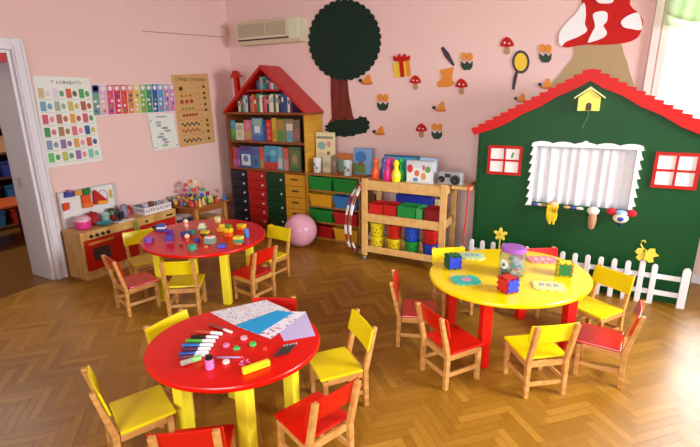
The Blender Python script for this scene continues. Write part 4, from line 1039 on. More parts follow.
o = MB().lathe([(.014, 0), (.016, .01), (.012, .03), (.004, .034)], (0, 0, 0), 12).build('small_peg', mat('red_peg', '#c0402c', .4), None, tuple(P(336.5, 175, y=4.765)[:2]) + (zt2 + .0008,), 0, 0, True)
tag(o, 'small red peg at the front edge of the tray unit', 'peg')

# ------------------------------------------------------------------ toy kitchen along the left wall
KF, KZ = -4.40, .505
M_kw = wood('kitchen_wood', '#bd8a46', '#d8ac68', .45, (20, 20, 3)); M_kr = mat('kitchen_red', '#c21a0c', .35, .04)
def unit(name, label, cat, y0, y1): return thing(name, label, cat, (KF, (y0 + y1) / 2, 0)), (y0 + y1) / 2
ks, cy = unit('toy_stove', 'wooden toy stove with a red oven door and four black knobs beside the doorway', 'toy stove', 2.48, 3.12)
def K(x0, x1, y0, y1, z0, z1, mb=None): return (mb or MB()).box(x0, x1, y0 - cy, y1 - cy, z0, z1)
K(-.31, -.001, 2.48, 2.50, 0, KZ - .021).build('side_panel', M_kw, ks, bevel=.002); K(-.31, -.001, 3.10, 3.12, 0, KZ - .021).build('side_panel', M_kw, ks, bevel=.002)
K(-.325, .004, 2.476, 3.122, KZ - .02, KZ).build('worktop', M_kw, ks, bevel=.003)
K(-.30, -.002, 2.501, 3.099, .0, .09).build('plinth', M_kw, ks)
cp = K(-.02, .0, 2.50, 3.10, .418, KZ - .021).build('control_panel', M_kw, ks, bevel=.002)
for k in range(4): MB().lathe([(.019, 0), (.017, .016), (.008, .018)], (.0005, 2.585 + .062 * k - cy, .452), 14, 0, Matrix.Rotation(PI / 2, 4, 'Y')).build('knob', M_black, cp, smooth=True)
MB().lathe([(.014, 0), (.012, .01)], (.0005, 2.53 - cy, .452), 12, 0, Matrix.Rotation(PI / 2, 4, 'Y')).build('lamp', mat('lamp_orange', '#d88a3c', .4), cp)
dr_ = K(-.02, .012, 2.503, 2.82, .095, .413).build('oven_door', M_kr, ks, bevel=.004)
MB().box(.0125, .016, 2.575 - cy, 2.755 - cy, .19, .325).build('oven_window', mat('oven_glass', '#4a3c38', .12), dr_, bevel=.001)
h_ = MB(); h_.box(.03, .048, 2.525 - cy, 2.80 - cy, .374, .398).box(.0125, .03, 2.54 - cy, 2.555 - cy, .378, .394).box(.0125, .03, 2.77 - cy, 2.785 - cy, .378, .394)
h_.build('door_handle', mat('orange_handle', '#d9803c', .4), dr_, bevel=.003)
K(-.02, .008, 2.823, 3.097, .095, .413).build('cupboard_door', M_kr, ks, bevel=.004)
MB().box(.002, .010, 3.07 - cy, 3.12 - cy, .38, KZ - .022).build('green_strip', mat('olive_green', '#7a8a2c', .5), ks)
kc, cy = unit('toy_cupboard', 'wooden toy sink cupboard with red doors at the right end of the toy kitchen', 'toy cupboard', 3.126, 3.66)
K(-.31, -.001, 3.126, 3.146, 0, KZ - .021).build('side_panel', M_kw, kc, bevel=.002); K(-.31, -.001, 3.64, 3.66, 0, KZ - .021).build('side_panel', M_kw, kc, bevel=.002)
K(-.325, .004, 3.1235, 3.662, KZ - .02, KZ).build('worktop', M_kw, kc, bevel=.003); K(-.30, -.002, 3.147, 3.639, .0, .09).build('plinth', M_kw, kc)
cp = K(-.02, .0, 3.147, 3.639, .412, KZ - .021).build('drawer_front', M_kw, kc, bevel=.002)
MB().ball((.008, 3.24 - cy, .448), .016, 12).build('knob', mat('dark_olive', '#3c3418', .5), cp, smooth=True)
MB().box(.0005, .006, 3.52 - cy, 3.60 - cy, .44, .46).build('slot_handle', mat('dark_handle', '', .4) if False else MATS['dark_handle'], cp)
for y0, y1 in ((3.148, 3.392), (3.396, 3.638)): K(-.02, .008, y0, y1, .095, .407).build('cupboard_door', M_kr, kc, bevel=.004)
# white play board leaning on the wall at the back of the stove
q = [P(x, y, x=-4.715) for x, y in ((57, 192.5), (114, 184), (117, 215), (66, 228))]
pb = thing('play_board', 'white toy splashback board standing at the back of the toy stove', 'board', (-4.735, (q[0].y + q[1].y) / 2, KZ + .001))
by0, by1, bh = q[0].y - pb.location.y, q[1].y - pb.location.y, .385
MB().box(0, .012, by0, by1, 0, bh).build('panel', mat('board_white', '#e6e4e4', .4, .02), pb, bevel=.002)
f = MB(); f.box(.0125, .02, by0, by0 + .02, 0, bh).box(.0125, .02, by1 - .02, by1, 0, bh).box(.0125, .02, by0 + .02, by1 - .02, bh - .015, bh).build('edge', mat('board_edge', '#c0c2c8', .4), pb)
MB().tube([(.0145, by1 - .15 + .055 * math.cos(2 * PI * k / 24), .26 + .065 * math.sin(2 * PI * k / 24)) for k in range(24)], .004, 6, 0, True).build('clock_ring', mat('ring_mauve', '#a8788c', .4), pb, smooth=True)
MB().box(.0125, .016, by1 - .075, by1 - .035, .22, .31).build('clock_label', mat('label_gold', '#d8aa50', .5), pb)
def at_board(px_, py_, off=.03): return P(px_, py_, x=-4.715 + off)
def block(name, label, cat, px_, py_, w, h, d, cc, off=.03, z=None, group=None, bev=.004):
    p = at_board(px_, py_, off)
    o = MB().box(0, d, -w / 2, w / 2, 0, h).build(name, mat('toy_' + cc[1:], cc, .45, .05), None, (p.x, p.y, p.z - h if z is None else z), 0, bev); return tag(o, label, cat, group)
# felt food and mitts hung on the board
def hang(name, label, cat, parts):
    c = at_board(*parts[0][1][0]); t = thing(name, label, cat, (c.x - .028, c.y, c.z))
    for k, (pn, pts, cc) in enumerate(parts):
        w = [at_board(*p_) for p_ in pts]
        MB().prism([(.0 + .004 * k, p_.y - c.y, p_.z - c.z) for p_ in w], (.022 + .008 * k, 0, 0)).build(pn, mat('felt_' + cc[1:], cc, .85, .08), t, bevel=.003)
hang('block_train', 'row of blue, yellow and green toy bricks along the top of the white board', 'toy', [('brick', [(65, 192.5), (74, 191), (75, 196.5), (66, 198)], '#3c4a9c'), ('brick', [(74.5, 191), (81.5, 189.5), (82.5, 194.5), (75, 196)], '#d8983c'), ('brick', [(82, 189.5), (89.5, 187.5), (90, 193.5), (83, 195)], '#2c7a34'), ('stud', [(67, 190), (70, 189.5), (70, 192), (67, 192.5)], '#b06a9c')])
hang('felt_mitt', 'orange-red felt mitt hanging in the middle of the white board', 'mitt', [('palm', [(82, 196), (91, 194), (92, 205), (84, 207)], '#d8541c'), ('cuff', [(83, 203), (93, 202), (93, 207), (84, 208)], '#e0742c')])
hang('felt_slice', 'red and orange triangular felt slice on the right of the white board', 'felt food', [('slice', [(93.8, 191.5), (96, 190), (108, 200), (107, 202.5), (95, 205)], '#b82418'), ('crust', [(98, 201), (108, 200), (107.5, 203.5), (98, 204.5)], '#e8a02c')])
hang('felt_patch', 'small orange felt square at the lower left of the white board', 'felt food', [('patch', [(63.5, 204), (70, 202.5), (70.5, 209), (65, 211.5)], '#dc4a20')])
# crockery on the worktop
kz = KZ + .0012
DISH = {'toy_tub': (-4.56, 2.62), 'toy_dish': (-4.485, 2.80), 'toy_pot': (-4.645, 2.775), 'toy_pan': (-4.62, 2.905), 'toy_jar': (-4.65, 3.0), 'toy_mug': (-4.55, 2.955), 'toy_cup': (-4.54, 3.035), 'toy_jug': (-4.60, 3.12), 'toy_bowl': (-4.66, 3.205)}
def dish(name, label, cat, px_, py_, prof, cc, rough=.35, flute=0, parts=()):
    t = thing(name, label, cat, (*DISH[name], kz))
    zs = 1.35 if name in ('toy_pot', 'toy_pan', 'toy_jar', 'toy_jug', 'toy_mug', 'toy_cup', 'toy_bowl') else 1
    prof = [(a, b * zs) for a, b in prof]
    MB().lathe(prof, (0, 0, 0), 28, 0, None, 1, 1, flute).build('body', mat('dish_' + cc[1:], cc, rough, .04), t, smooth=True)
    for pn, pr, c2, z in parts: MB().lathe(pr, (0, 0, z * zs), 24).build(pn, mat('dish_' + c2[1:], c2, .3, .04), t, smooth=True)
    return t
dish('toy_tub', 'bright pink plastic tub with a pale lid at the left end of the toy stove', 'tub', 75.5, 224, [(.055, 0), (.072, .01), (.080, .075), (.077, .085), (.001, .085)], '#e03a8c', .25, 0, [('lid', [(.079, 0), (.076, .02), (.055, .045), (.001, .05)], '#d8a8b8', .0855)])
dish('toy_dish', 'teal plastic dish in front of the red pot on the toy stove', 'dish', 97, 220.5, [(.04, 0), (.075, .022), (.085, .03), (.08, .03), (.04, .008), (.001, .008)], '#2290a8')
dish('toy_pot', 'red toy pot in the middle of the toy stove', 'pot', 90.5, 215, [(.055, 0), (.06, .004), (.062, .075), (.066, .078), (.058, .078), (.054, .01), (.001, .01)], '#b8242c', .3, 0, [('pot_lid', [(.06, 0), (.05, .014), (.012, .022), (.012, .034), (.001, .036)], '#a01c28', .079)])
dish('toy_pan', 'grey-green toy pan behind the teal dish on the toy stove', 'pan', 104, 213, [(.04, 0), (.045, .003), (.048, .06), (.042, .06), (.039, .006), (.001, .006)], '#8ab0a4', .3, 0, [('pan_lid', [(.047, 0), (.03, .012), (.008, .02), (.001, .022)], '#b8cccc', .0605)])
dish('toy_jar', 'dark green toy jar with a black lid on the toy stove', 'jar', 111, 212, [(.038, 0), (.042, .01), (.042, .06), (.03, .075), (.001, .075)], '#3c6a3c', .3, 0, [('jar_lid', [(.032, 0), (.032, .018), (.001, .02)], '#24342c', .0755)])
dish('toy_jug', 'grey and purple toy jug between the dark green jar and the white sheet', 'jug', 121, 211, [(.038, 0), (.045, .02), (.042, .07), (.034, .095), (.037, .105), (.031, .105), (.028, .09), (.001, .09)], '#8a809c', .3)
dish('toy_mug', 'small dark red toy mug in front of the dark green jar', 'mug', 108.5, 216, [(.026, 0), (.03, .004), (.031, .045), (.027, .045), (.024, .006), (.001, .006)], '#7a2430', .3)
dish('toy_cup', 'small black toy cup beside the grey and purple jug', 'cup', 116, 213.5, [(.026, 0), (.03, .004), (.032, .06), (.028, .06), (.024, .006), (.001, .006)], '#24242c', .3)
q = [Vector((-4.50, 2.905, KZ)), Vector((-4.50, 3.11, KZ)), Vector((-4.41, 3.11, KZ)), Vector((-4.41, 2.905, KZ))]; c = sum(q, Vector()) / 4
o = MB().prism([(p.x - c.x, p.y - c.y, 0) for p in q], (0, 0, .008)).build('drying_mat', mat('mat_white', '#e6e8ea', .5), None, (c.x, c.y, kz), 0, .002); tag(o, 'white plastic mat on the front edge of the toy stove', 'mat')
for px_, py_, cc, nm in ((-4.45, 2.95, '#3a6a6a', 'teal'), (-4.455, 3.06, '#b04a5a', 'pink')):
    p = Vector((px_, py_, 0))
    o = MB().lathe([(.015, 0), (.02, .004), (.019, .012), (.001, .013)], (0, 0, 0), 14).build('toy_saucer', mat('toy_' + cc[1:], cc, .4), None, (p.x, p.y, kz + .0085), 0, 0, True); tag(o, 'tiny %s toy saucer on the white plastic mat' % nm, 'saucer')
# white crate with slots, red bowl
p0, p1 = P(137, 213, z=KZ + .01), P(167.5, 206, z=KZ + .01)
cr = thing('plastic_crate', 'white slotted plastic crate on the right end of the toy kitchen', 'crate', (-4.55, 3.45, kz))
y0, y1, x0, x1, h = -.185, .185, -.13, .115, .082
M_cr = mat('crate_white', '#e8e6ea', .4, .02)
mb = MB().box(x0, x1, y0, y1, 0, .006)
for xx in (x0, x1 - .006): mb.box(xx, xx + .006, y0, y1, .006, .024).box(xx, xx + .006, y0, y1, h - .018, h)
for yy in (y0, y1 - .006): mb.box(x0 + .006, x1 - .006, yy, yy + .006, .006, .024).box(x0 + .006, x1 - .006, yy, yy + .006, h - .018, h)
n = 11
for k in range(n + 1):
    y = y0 + (y1 - y0 - .016) * k / n
    for xx in (x0, x1 - .006): mb.box(xx, xx + .006, y, y + .016, .024, h - .018)
for k in range(7):
    x = x0 + .006 + (x1 - x0 - .03) * k / 6
    for yy in (y0, y1 - .006): mb.box(x, x + .014, yy, yy + .006, .024, h - .018)
mb.build('basket', M_cr, cr)
MB().box(x0 - .006, x1 + .006, y0 - .006, y0 - .0005, h - .01, h).box(x1 + .0005, x1 + .006, y0, y1, h - .01, h).build('crate_rim', M_cr, cr)
p = P(133.5, 204, x=-4.53)
t = dish('toy_bowl', 'dark red upturned toy bowl at the left end of the white crate', 'bowl', 132, 211, [(.058, 0), (.056, .03), (.045, .065), (.025, .08), (.001, .082)], '#a81c2c', .3)
for k, (yy, cc, nm) in enumerate(((3.31, '#5a6488', 'blue-grey'), (3.38, '#b8b8c4', 'pale grey'), (3.48, '#7a3a3c', 'brown-red'), (3.56, '#9a96a8', 'lilac grey'))):
    t = thing('toy_beaker', '%s toy beaker inside the white slotted crate' % nm, 'beaker', (-4.60 + .03 * (k % 2), yy, kz + .0065), 0, 'toy beakers in the white crate')
    MB().lathe([(.028, 0), (.032, .004), (.035, .09), (.031, .09), (.027, .006), (.001, .006)], (0, 0, 0), 18).build('body', mat('dish_' + cc[1:], cc, .35), t, smooth=True)

# ------------------------------------------------------------------ small brown table with construction toys
sx0, sx1, sy0, sy1, sz = -4.70, -4.11, 3.70, 4.28, .52
sm_ = thing('side_table', 'small square brown wooden table in the corner heaped with construction toys', 'table', ((sx0 + sx1) / 2, (sy0 + sy1) / 2, 0))
hx, hy = (sx1 - sx0) / 2, (sy1 - sy0) / 2
M_st = wood('side_table_wood', '#8a4c1c', '#a8642c', .4); M_sl = wood('side_table_leg', '#a8702c', '#c08a40', .45)
MB().box(-hx, hx, -hy, hy, sz - .022, sz).build('tabletop', M_st, sm_, bevel=.004)
for a in (-1, 1):
    for b in (-1, 1): MB().box(a * (hx - .05) - .024, a * (hx - .05) + .024, b * (hy - .05) - .024, b * (hy - .05) + .024, 0, sz - .023).build('leg', M_sl, sm_, bevel=.003)
for a in (-1, 1):
    MB().box(-hx + .076, hx - .076, a * (hy - .05) - .01, a * (hy - .05) + .01, sz - .09, sz - .023).build('apron', M_st, sm_)
    MB().box(a * (hx - .05) - .01, a * (hx - .05) + .01, -hy + .076, hy - .076, sz - .09, sz - .023).build('apron', M_st, sm_)
o = MB().box(-.17, .17, -.12, .12, 0, .30).build('storage_box', speckle('blue_pattern', '#4054b8', ['#a8b4dc', '#5a6ab8', '#c0c8e8', '#3c4c9c'], 14, .6, .5), None, (-4.37, 3.85, .001), 0, .006)
tag(o, 'blue patterned box standing under the small brown table', 'box')
t = thing('step_stool', 'golden wooden stool pushed under the small brown table', 'stool', (-4.34, 4.12, 0))
MB().box(-.13, .13, -.11, .11, .29, .32).build('seat', M_gold, t, bevel=.004)
for a in (-1, 1): MB().box(a * .115 - .012, a * .115 + .012, -.10, .10, 0, .2895).build('side_panel', M_gold, t, bevel=.003)
MB().box(-.102, .102, -.008, .008, .15, .27).build('brace', M_gold, t)
# the toys
TC = ['#d8442c', '#e0b82c', '#3a9a5a', '#d8783c', '#8a3c9c', '#3c6ab8', '#e8d8a0', '#c83c6a', '#8ac04a', '#d8a890']
TN = ['red', 'yellow', 'green', 'orange', 'purple', 'blue', 'cream', 'pink', 'lime', 'beige']
rr = random.Random(5); placed = []
def free(x, y, r):
    for a, b, q in placed:
        if (a - x) ** 2 + (b - y) ** 2 < (r + q) ** 2: return False
    return True
wheel = (-4.46, 4.03); placed.append((*wheel, .12)); placed.append((-4.24, 4.215, .05)); placed.append((-4.56, 4.215, .05))
k = 0; tries = 0
shape_n = ('brick', 'spool', 'ball', 'cone')
names_used = {}
while k < 46 and tries < 4000:
    tries += 1
    x, y = rr.uniform(sx0 + .04, sx1 - .03), rr.uniform(sy0 + .03, sy1 - .03); r = rr.uniform(.024, .038)
    if not free(x, y, r): continue
    placed.append((x, y, r)); ci = k % 10; si = (k // 3) % 4; h = rr.uniform(.03, .085)
    mm = mat('toy_' + TC[ci][1:], TC[ci], .4, .05); mb = MB(); q = r * .72
    if si == 0: mb.box(-q, q, -q * .8, q * .8, 0, h); kw = dict(bevel=.003)
    elif si == 1: mb.lathe([(r * .9, 0), (r * .9, h * .25), (r * .45, h * .3), (r * .45, h * .7), (r * .9, h * .75), (r * .9, h)], (0, 0, 0), 14); kw = dict(smooth=True)
    elif si == 2: mb.ball((0, 0, r * .9), r * .9, 14); kw = dict(smooth=True)
    else: mb.lathe([(r * .9, 0), (r * .85, .006), (r * .25, h + .02), (.002, h + .022)], (0, 0, 0), 14); kw = dict(smooth=True)
    o = mb.build('toy_' + shape_n[si], mm, None, (x, y, sz + .001), rr.uniform(0, 3), **kw)
    dx = 'left' if x < (sx0 + sx1) / 2 else 'right'; where = ('front' if y < sy0 + .19 else 'middle' if y < sy0 + .38 else 'back')
    lab = 'small %s toy %s, %s %s of the heap on the corner table' % (TN[ci], shape_n[si], where, dx)
    if lab in names_used: lab = 'second small %s toy %s, %s %s of the heap on the corner table' % (TN[ci], shape_n[si], where, dx)
    names_used[lab] = 1
    tag(o, lab, 'toy ' + shape_n[si], 'construction toys on the corner table'); k += 1
# round construction wheel standing up, and two smaller assemblies
t = thing('construction_wheel', 'tall round wheel built of coloured rods standing on the brown corner table', 'construction toy', (*wheel, sz + .001), .6)
R_ = .115
hub = MB().lathe([(.022, -.02), (.022, .02)], (0, 0, R_ + .025), 14, 0, Matrix.Rotation(PI / 2, 4, 'X')).build('hub', mat('toy_d8442c', '', .4) if False else MATS['toy_d8442c'], t)
for i in range(10):
    a = 2 * PI * i / 10; c2 = (R_ * math.cos(a), 0, R_ + .025 + R_ * math.sin(a))
    MB().tube([(.024 * math.cos(a), 0, R_ + .025 + .024 * math.sin(a)), (.088 * math.cos(a), 0, R_ + .025 + .088 * math.sin(a))], .005, 6).build('rod', MATS['toy_' + TC[(i * 3) % 10][1:]], t)
    MB().lathe([(.024, -.018), (.024, .018)], c2, 12, 0, Matrix.Rotation(PI / 2, 4, 'X')).build('node', MATS['toy_' + TC[(i * 7 + 2) % 10][1:]], t)
for (ax_, ay_), lab in (((-4.24, 4.215), 'small branching rod model at the right back corner of the brown table'), ((-4.56, 4.215), 'small branching rod model at the left back corner of the brown table')):
    t = thing('rod_model', lab, 'construction toy', (ax_, ay_, sz + .001))
    MB().lathe([(.03, 0), (.03, .02)], (0, 0, 0), 14).build('base', MATS['toy_e8d8a0'], t)
    MB().tube([(0, 0, .02), (0, 0, .13)], .006, 6).build('rod', MATS['toy_d8a890'], t)
    for i in range(5):
        a = 2 * PI * i / 5
        MB().tube([(0, 0, .09), (.04 * math.cos(a), .03 * math.sin(a), .12 + .01 * (i % 2))], .004, 6).build('rod', MATS['toy_' + TC[(i + 3) % 10][1:]], t)
        MB().ball((.045 * math.cos(a), .034 * math.sin(a), .124 + .01 * (i % 2)), .011, 8).build('node', MATS['toy_' + TC[(i * 2 + 6) % 10][1:]], t, smooth=True)

# ------------------------------------------------------------------ blocks on the red table
tz = TZ + .0008
def on_table(px_, py_): p = P(px_, py_, z=TZ); return p
def stack(label, px_, py_, items, rot=0, name='block_stack', cat='toy blocks'):
    """a pile of bricks pushed together: items (shape, half width, height, colour)"""
    p = on_table(px_, py_); items = [(a, b * 1.16, (c * 1.3 if a != 's' else b * 2.3), d) for a, b, c, d in items]
    if len(items) == 1:
        sh, r, h, cc = items[0]; mb = MB(); m = mat('toy_' + cc[1:], cc, .4, .05)
        if sh == 'b': o = mb.box(-r, r, -r * .75, r * .75, 0, h).build('toy_brick', m, None, (p.x, p.y, tz), rot, .004); return tag(o, label, 'toy brick', 'toy blocks on the red table')
        o = mb.lathe([(r, 0), (r, h * .9), (r * .9, h)], (0, 0, 0), 16).build('toy_disc', m, None, (p.x, p.y, tz), rot, 0, True); return tag(o, label, 'toy disc', 'toy blocks on the red table')
    t = thing(name, label, cat, (p.x, p.y, tz), rot, 'toy blocks on the red table'); z = 0
    for sh, r, h, cc in items:
        m = mat('toy_' + cc[1:], cc, .4, .05); mb = MB()
        if sh == 'b': mb.box(-r, r, -r * .75, r * .75, z, z + h - .0004).build('brick', m, t, bevel=.004)
        elif sh == 's': mb.ball((0, 0, z + r), r, 14).build('head', m, t, smooth=True)
        else: mb.lathe([(r, z), (r, z + h - .0004)], (0, 0, 0), 16).build('ring', m, t, smooth=True)
        z += h
stack('blue and white brick pair near the back left rim of the red block table', 162, 231, [('b', .034, .02, '#3c4a9a'), ('b', .036, .015, '#dfe4e6'), ('b', .03, .022, '#4a5aac')], .5)
stack('black brick at the far left back rim of the red block table', 155.5, 229, [('b', .02, .03, '#241c20')], .7)
stack('lilac disc nearest the left rim of the red block table', 149, 242, [('d', .036, .034, '#8a52b4')])
stack('purple brick, upper of the two purple piles on the left of the red table', 170, 237, [('b', .028, .028, '#5a2a94'), ('b', .024, .026, '#6a2c9c')], .3)
stack('blue and lilac brick pile in front of the purple one on the red table', 169.5, 243.5, [('b', .022, .022, '#9a3c6a'), ('b', .032, .032, '#4a3a9c')], .9)
stack('small peach peg figure behind the dark blue brick on the red table', 186.7, 230, [('d', .020, .028, '#c86a6a'), ('d', .018, .022, '#e0b0a0'), ('s', .020, .03, '#ecd8a8')], 0, 'peg_figure', 'peg figure')
stack('dark blue brick in the middle of the red block table', 185.5, 236, [('b', .030, .034, '#3a3c8c')], .4)
stack('teal brick beside the dark blue one on the red block table', 192, 234.5, [('b', .022, .034, '#2c8a80')], .2)
stack('small peach peg figure in front of the dark blue brick', 187.5, 241.5, [('d', .018, .02, '#c85a3c'), ('s', .021, .03, '#ecc890')], 0, 'peg_figure', 'peg figure')
stack('blue disc in the middle front of the red block table', 197, 241.5, [('d', .024, .026, '#4a4ca0')])
stack('sea green disc nearest the front rim of the red block table', 192.5, 249.5, [('d', .032, .034, '#35a07c')])
stack('small dark red disc left of the sea green one on the red table', 181, 246, [('d', .012, .012, '#7a1c2c')])
stack('grey and cream brick pile left of the yellow-green pile on the red table', 202.5, 230, [('b', .034, .018, '#8a9a80'), ('b', .032, .014, '#e8e0b0'), ('b', .022, .022, '#d8d8b8')], .6)
stack('yellow and green brick pile at the centre of the red block table', 205.5, 235, [('b', .034, .014, '#3a5a2c'), ('b', .032, .018, '#d8cc2c')], .1)
stack('grey-green block with a red and white top on the front right of the red table', 210.5, 243.5, [('b', .038, .04, '#86a08a'), ('b', .034, .012, '#e8e8e0'), ('b', .018, .01, '#e05a3c')], .3)
stack('cream brick pair farthest back on the red block table', 218, 223, [('b', .018, .018, '#e8c860'), ('b', .022, .032, '#e8deb0')], .2)
stack('yellow brick behind the tower on the red block table', 222.2, 228, [('b', .022, .03, '#ecc42c')], .5)
stack('flat yellow-orange brick left of the tower on the red block table', 220.5, 231.5, [('b', .024, .024, '#e8a82c')], .2)
stack('tower of green, yellow and orange bricks on the right of the red block table', 229.2, 236.5, [('b', .028, .032, '#e8641c'), ('b', .029, .032, '#ecd01c'), ('b', .024, .026, '#6a8a3c')], .15)
stack('yellow and orange brick near the right rim of the red block table', 241.7, 229.5, [('b', .034, .02, '#e87a1c'), ('b', .034, .022, '#ecc81c')], .15)
stack('upright blue oval brick near the right rim of the red block table', 246.7, 237, [('d', .021, .06, '#4a78c8')])
stack('yellow, green and orange brick pile at the right front of the red table', 239, 244.5, [('b', .022, .014, '#e88a3c'), ('b', .034, .026, '#4a9a78'), ('b', .035, .018, '#e8d83c')], .3)
stack('bright blue brick at the right front of the red block table', 222, 247.5, [('b', .030, .024, '#3a4cc0')], .6)
stack('small pale disc at the front of the red block table', 206, 247.5, [('d', .016, .012, '#d87a50')])

# ------------------------------------------------------------------ jar, cubes and foam tiles on the yellow table
p = P(510, 277, z=TZ)
jr = thing('plastic_jar', 'large clear plastic jar with a purple lid full of foam letters on the yellow table', 'jar', (p.x, p.y + .05, tz))
r = .09
wall_ = MB().lathe([(r * .8, 0), (r * .95, .01), (r, .03), (r, .155), (r * .9, .172), (r * .88, .178), (r * .86, .178), (r * .88, .17), (r * .975, .153), (r * .975, .032), (r * .92, .014), (.001, .012)], (0, 0, 0), 36)
wall_.build('body', glassy('clear_plastic', '#eef4f6', .08, .95), jr, smooth=True)
MB().lathe([(r * .92, .18), (r * .97, .184), (r * .97, .205), (r * .9, .212), (.001, .213)], (0, 0, 0), 36).build('lid', mat('purple_lid', '#a05ab8', .35, .04), jr, smooth=True)
rr = random.Random(9); JC = ['#4aa06a', '#d86a5a', '#e8e4e0', '#5a9ac0', '#e0a0b0', '#7ab088', '#c8d0d4', '#3c8a5a', '#d84a4a']
for k in range(26):
    a = rr.uniform(0, 2 * PI); q = r * .62 * math.sqrt(rr.random()) if k > 12 else r * .66; z = .03 + .11 * ((k * .37) % 1)
    M = Matrix.Translation((q * math.cos(a), q * math.sin(a), z)) @ Matrix.Rotation(rr.uniform(0, 3), 4, 'X') @ Matrix.Rotation(rr.uniform(0, 3), 4, 'Z')
    MB().box(-.02, .02, -.016, .016, -.006, .006, 0, M).build('foam_letter', mat('foam_' + JC[k % 9][1:], JC[k % 9], .8), jr)
mb = MB()
for k in range(14):
    a0 = -2.5 + .14 * k; pass
lb = MB(); n = 10
pts = [((r + .0006) * math.cos(-PI / 2 - .95 + .8 * k / n), (r + .0006) * math.sin(-PI / 2 - .95 + .8 * k / n)) for k in range(n + 1)]
for k in range(n):
    s = math.sqrt(max(0, 1 - ((k + .5) / n * 2 - 1) ** 2)) * .036
    (x0, y0), (x1, y1) = pts[k], pts[k + 1]; lb.add([(x0, y0, .10 - s), (x1, y1, .10 - s), (x1, y1, .10 + s), (x0, y0, .10 + s)], [(0, 1, 2, 3)])
lo = lb.build('round_label', mat('label_white', '#e6ebe8', .5), jr)
MB().ball((.0 + (r + .002) * math.cos(-PI / 2 - .52), (r + .002) * math.sin(-PI / 2 - .52), .095), .014, 8, 0, 1, .4, 1).build('label_print', mat('label_green', '#2c6a4c', .5), lo)
def foam_cube(label, px_, py_, s, rot, cols):
    """cube clicked together from toothed foam tiles; cols: left, right, top"""
    p = P(px_, py_, z=TZ)
    t = thing('foam_cube', label, 'foam cube', (p.x, p.y, tz), rot, 'foam tile cubes on the yellow table')
    th = .013; h = s / 2; N = 5
    def tile(M, cc):
        o = h - .001; i = h - th; pts = []
        for side in range(4):
            for k in range(N):
                a0, a1 = -o + 2 * o * k / N, -o + 2 * o * (k + 1) / N; d = o if k % 2 == 0 else i
                a0, a1 = max(-i, a0) if k else -i, min(i, a1) if k < N - 1 else i
                for a in (a0 + .0004, a1 - .0004):
                    v = Vector((a, -d)); cs, sn = ((1, 0), (0, 1), (-1, 0), (0, -1))[side]
                    pts.append((v.x * cs - v.y * sn, v.x * sn + v.y * cs))
        c = [M @ Vector((x, y, h - th + .0005)) for x, y in pts]; nrm = (M.to_3x3() @ Vector((0, 0, 1))) * (th - .0015)
        o_ = MB().prism(c, nrm).build('foam_tile', mat('foam_' + cc[1:], cc, .65, .05), t); return o_
    ctr = Matrix.Translation((0, 0, h))
    for M, cc in ((Matrix.Rotation(PI / 2, 4, 'X'), cols[0]), (Matrix.Rotation(PI / 2, 4, 'Y'), cols[1]), (Matrix(), cols[2]), (Matrix.Rotation(-PI / 2, 4, 'X'), cols[3]), (Matrix.Rotation(-PI / 2, 4, 'Y'), cols[4]), (Matrix.Rotation(PI, 4, 'X'), cols[2])): tile(ctr @ M, cc)
    return t
foam_cube('green and blue foam cube near the left rim of the yellow table', 452.5, 267.5, .104, math.radians(-52), ('#1a5c34', '#2238c0', '#1c6a3a', '#2238c0', '#1a5c34'))
foam_cube('red and blue foam cube in front of the purple-lidded jar on the yellow table', 507.5, 291, .103, math.radians(-38), ('#c8241c', '#2438b8', '#c82c20', '#2438b8', '#c8241c'))
foam_cube('green, yellow and red foam cube near the right rim of the yellow table', 563.5, 275, .102, math.radians(12), ('#1c7030', '#d8543c', '#e0d02c', '#d8543c', '#e0d02c'))
def foam_mat(label, px_, py_, w, d, rot, cc, inner, kind):
    w, d = w * 1.28, d * 1.28; p = P(px_, py_, z=TZ); t = thing('foam_tile', label, 'foam tile', (p.x, p.y, tz), rot, 'flat foam tiles on the yellow table')
    pts = []; N = 7; hw, hd, tooth = w / 2, d / 2, .014
    for side, (L_, D_) in enumerate(((hw, hd), (hd, hw), (hw, hd), (hd, hw))):
        for k in range(N):
            a0, a1 = -L_ + 2 * L_ * k / N, -L_ + 2 * L_ * (k + 1) / N; dd = D_ + (tooth if k % 2 == 1 else 0)
            for a in (a0, a1):
                v = (a, -dd); cs, sn = ((1, 0), (0, 1), (-1, 0), (0, -1))[side]; pts.append((v[0] * cs - v[1] * sn, v[0] * sn + v[1] * cs))
    MB().prism([(x, y, 0) for x, y in pts], (0, 0, .012)).build('mat', mat('foam_' + cc[1:], cc, .7, .05), t)
    if kind == 'round': MB().lathe([(w * .22, .0122), (w * .21, .0145), (.001, .0146)], (0, 0, 0), 18).build('number_inset', mat('foam_' + inner[1:], inner, .7), t)
    else:
        for k in (-1, 0, 1): MB().box(k * w * .25 - w * .08, k * w * .25 + w * .08, -d * .2, d * .2, .0122, .0145).build('letter_inset', mat('foam_' + inner[1:], inner, .7), t)
foam_mat('turquoise foam tile with a pink centre on the left front of the yellow table', 466, 281, .125, .10, .55, '#3ab0a0', '#c88aa0', 'round')
foam_mat('pale green foam tile at the back left of the yellow table', 472, 256.5, .13, .10, .35, '#b8cc9c', '#8aa8b8', 'bars')
foam_mat('pink foam tile at the back of the yellow table, right of the jar', 542, 260.5, .15, .09, .45, '#e08890', '#e8c0c0', 'bars')
foam_mat('cream foam tile with grey letters on the right front of the yellow table', 549, 287, .14, .10, .25, '#eadc8c', '#a8a8b4', 'bars')

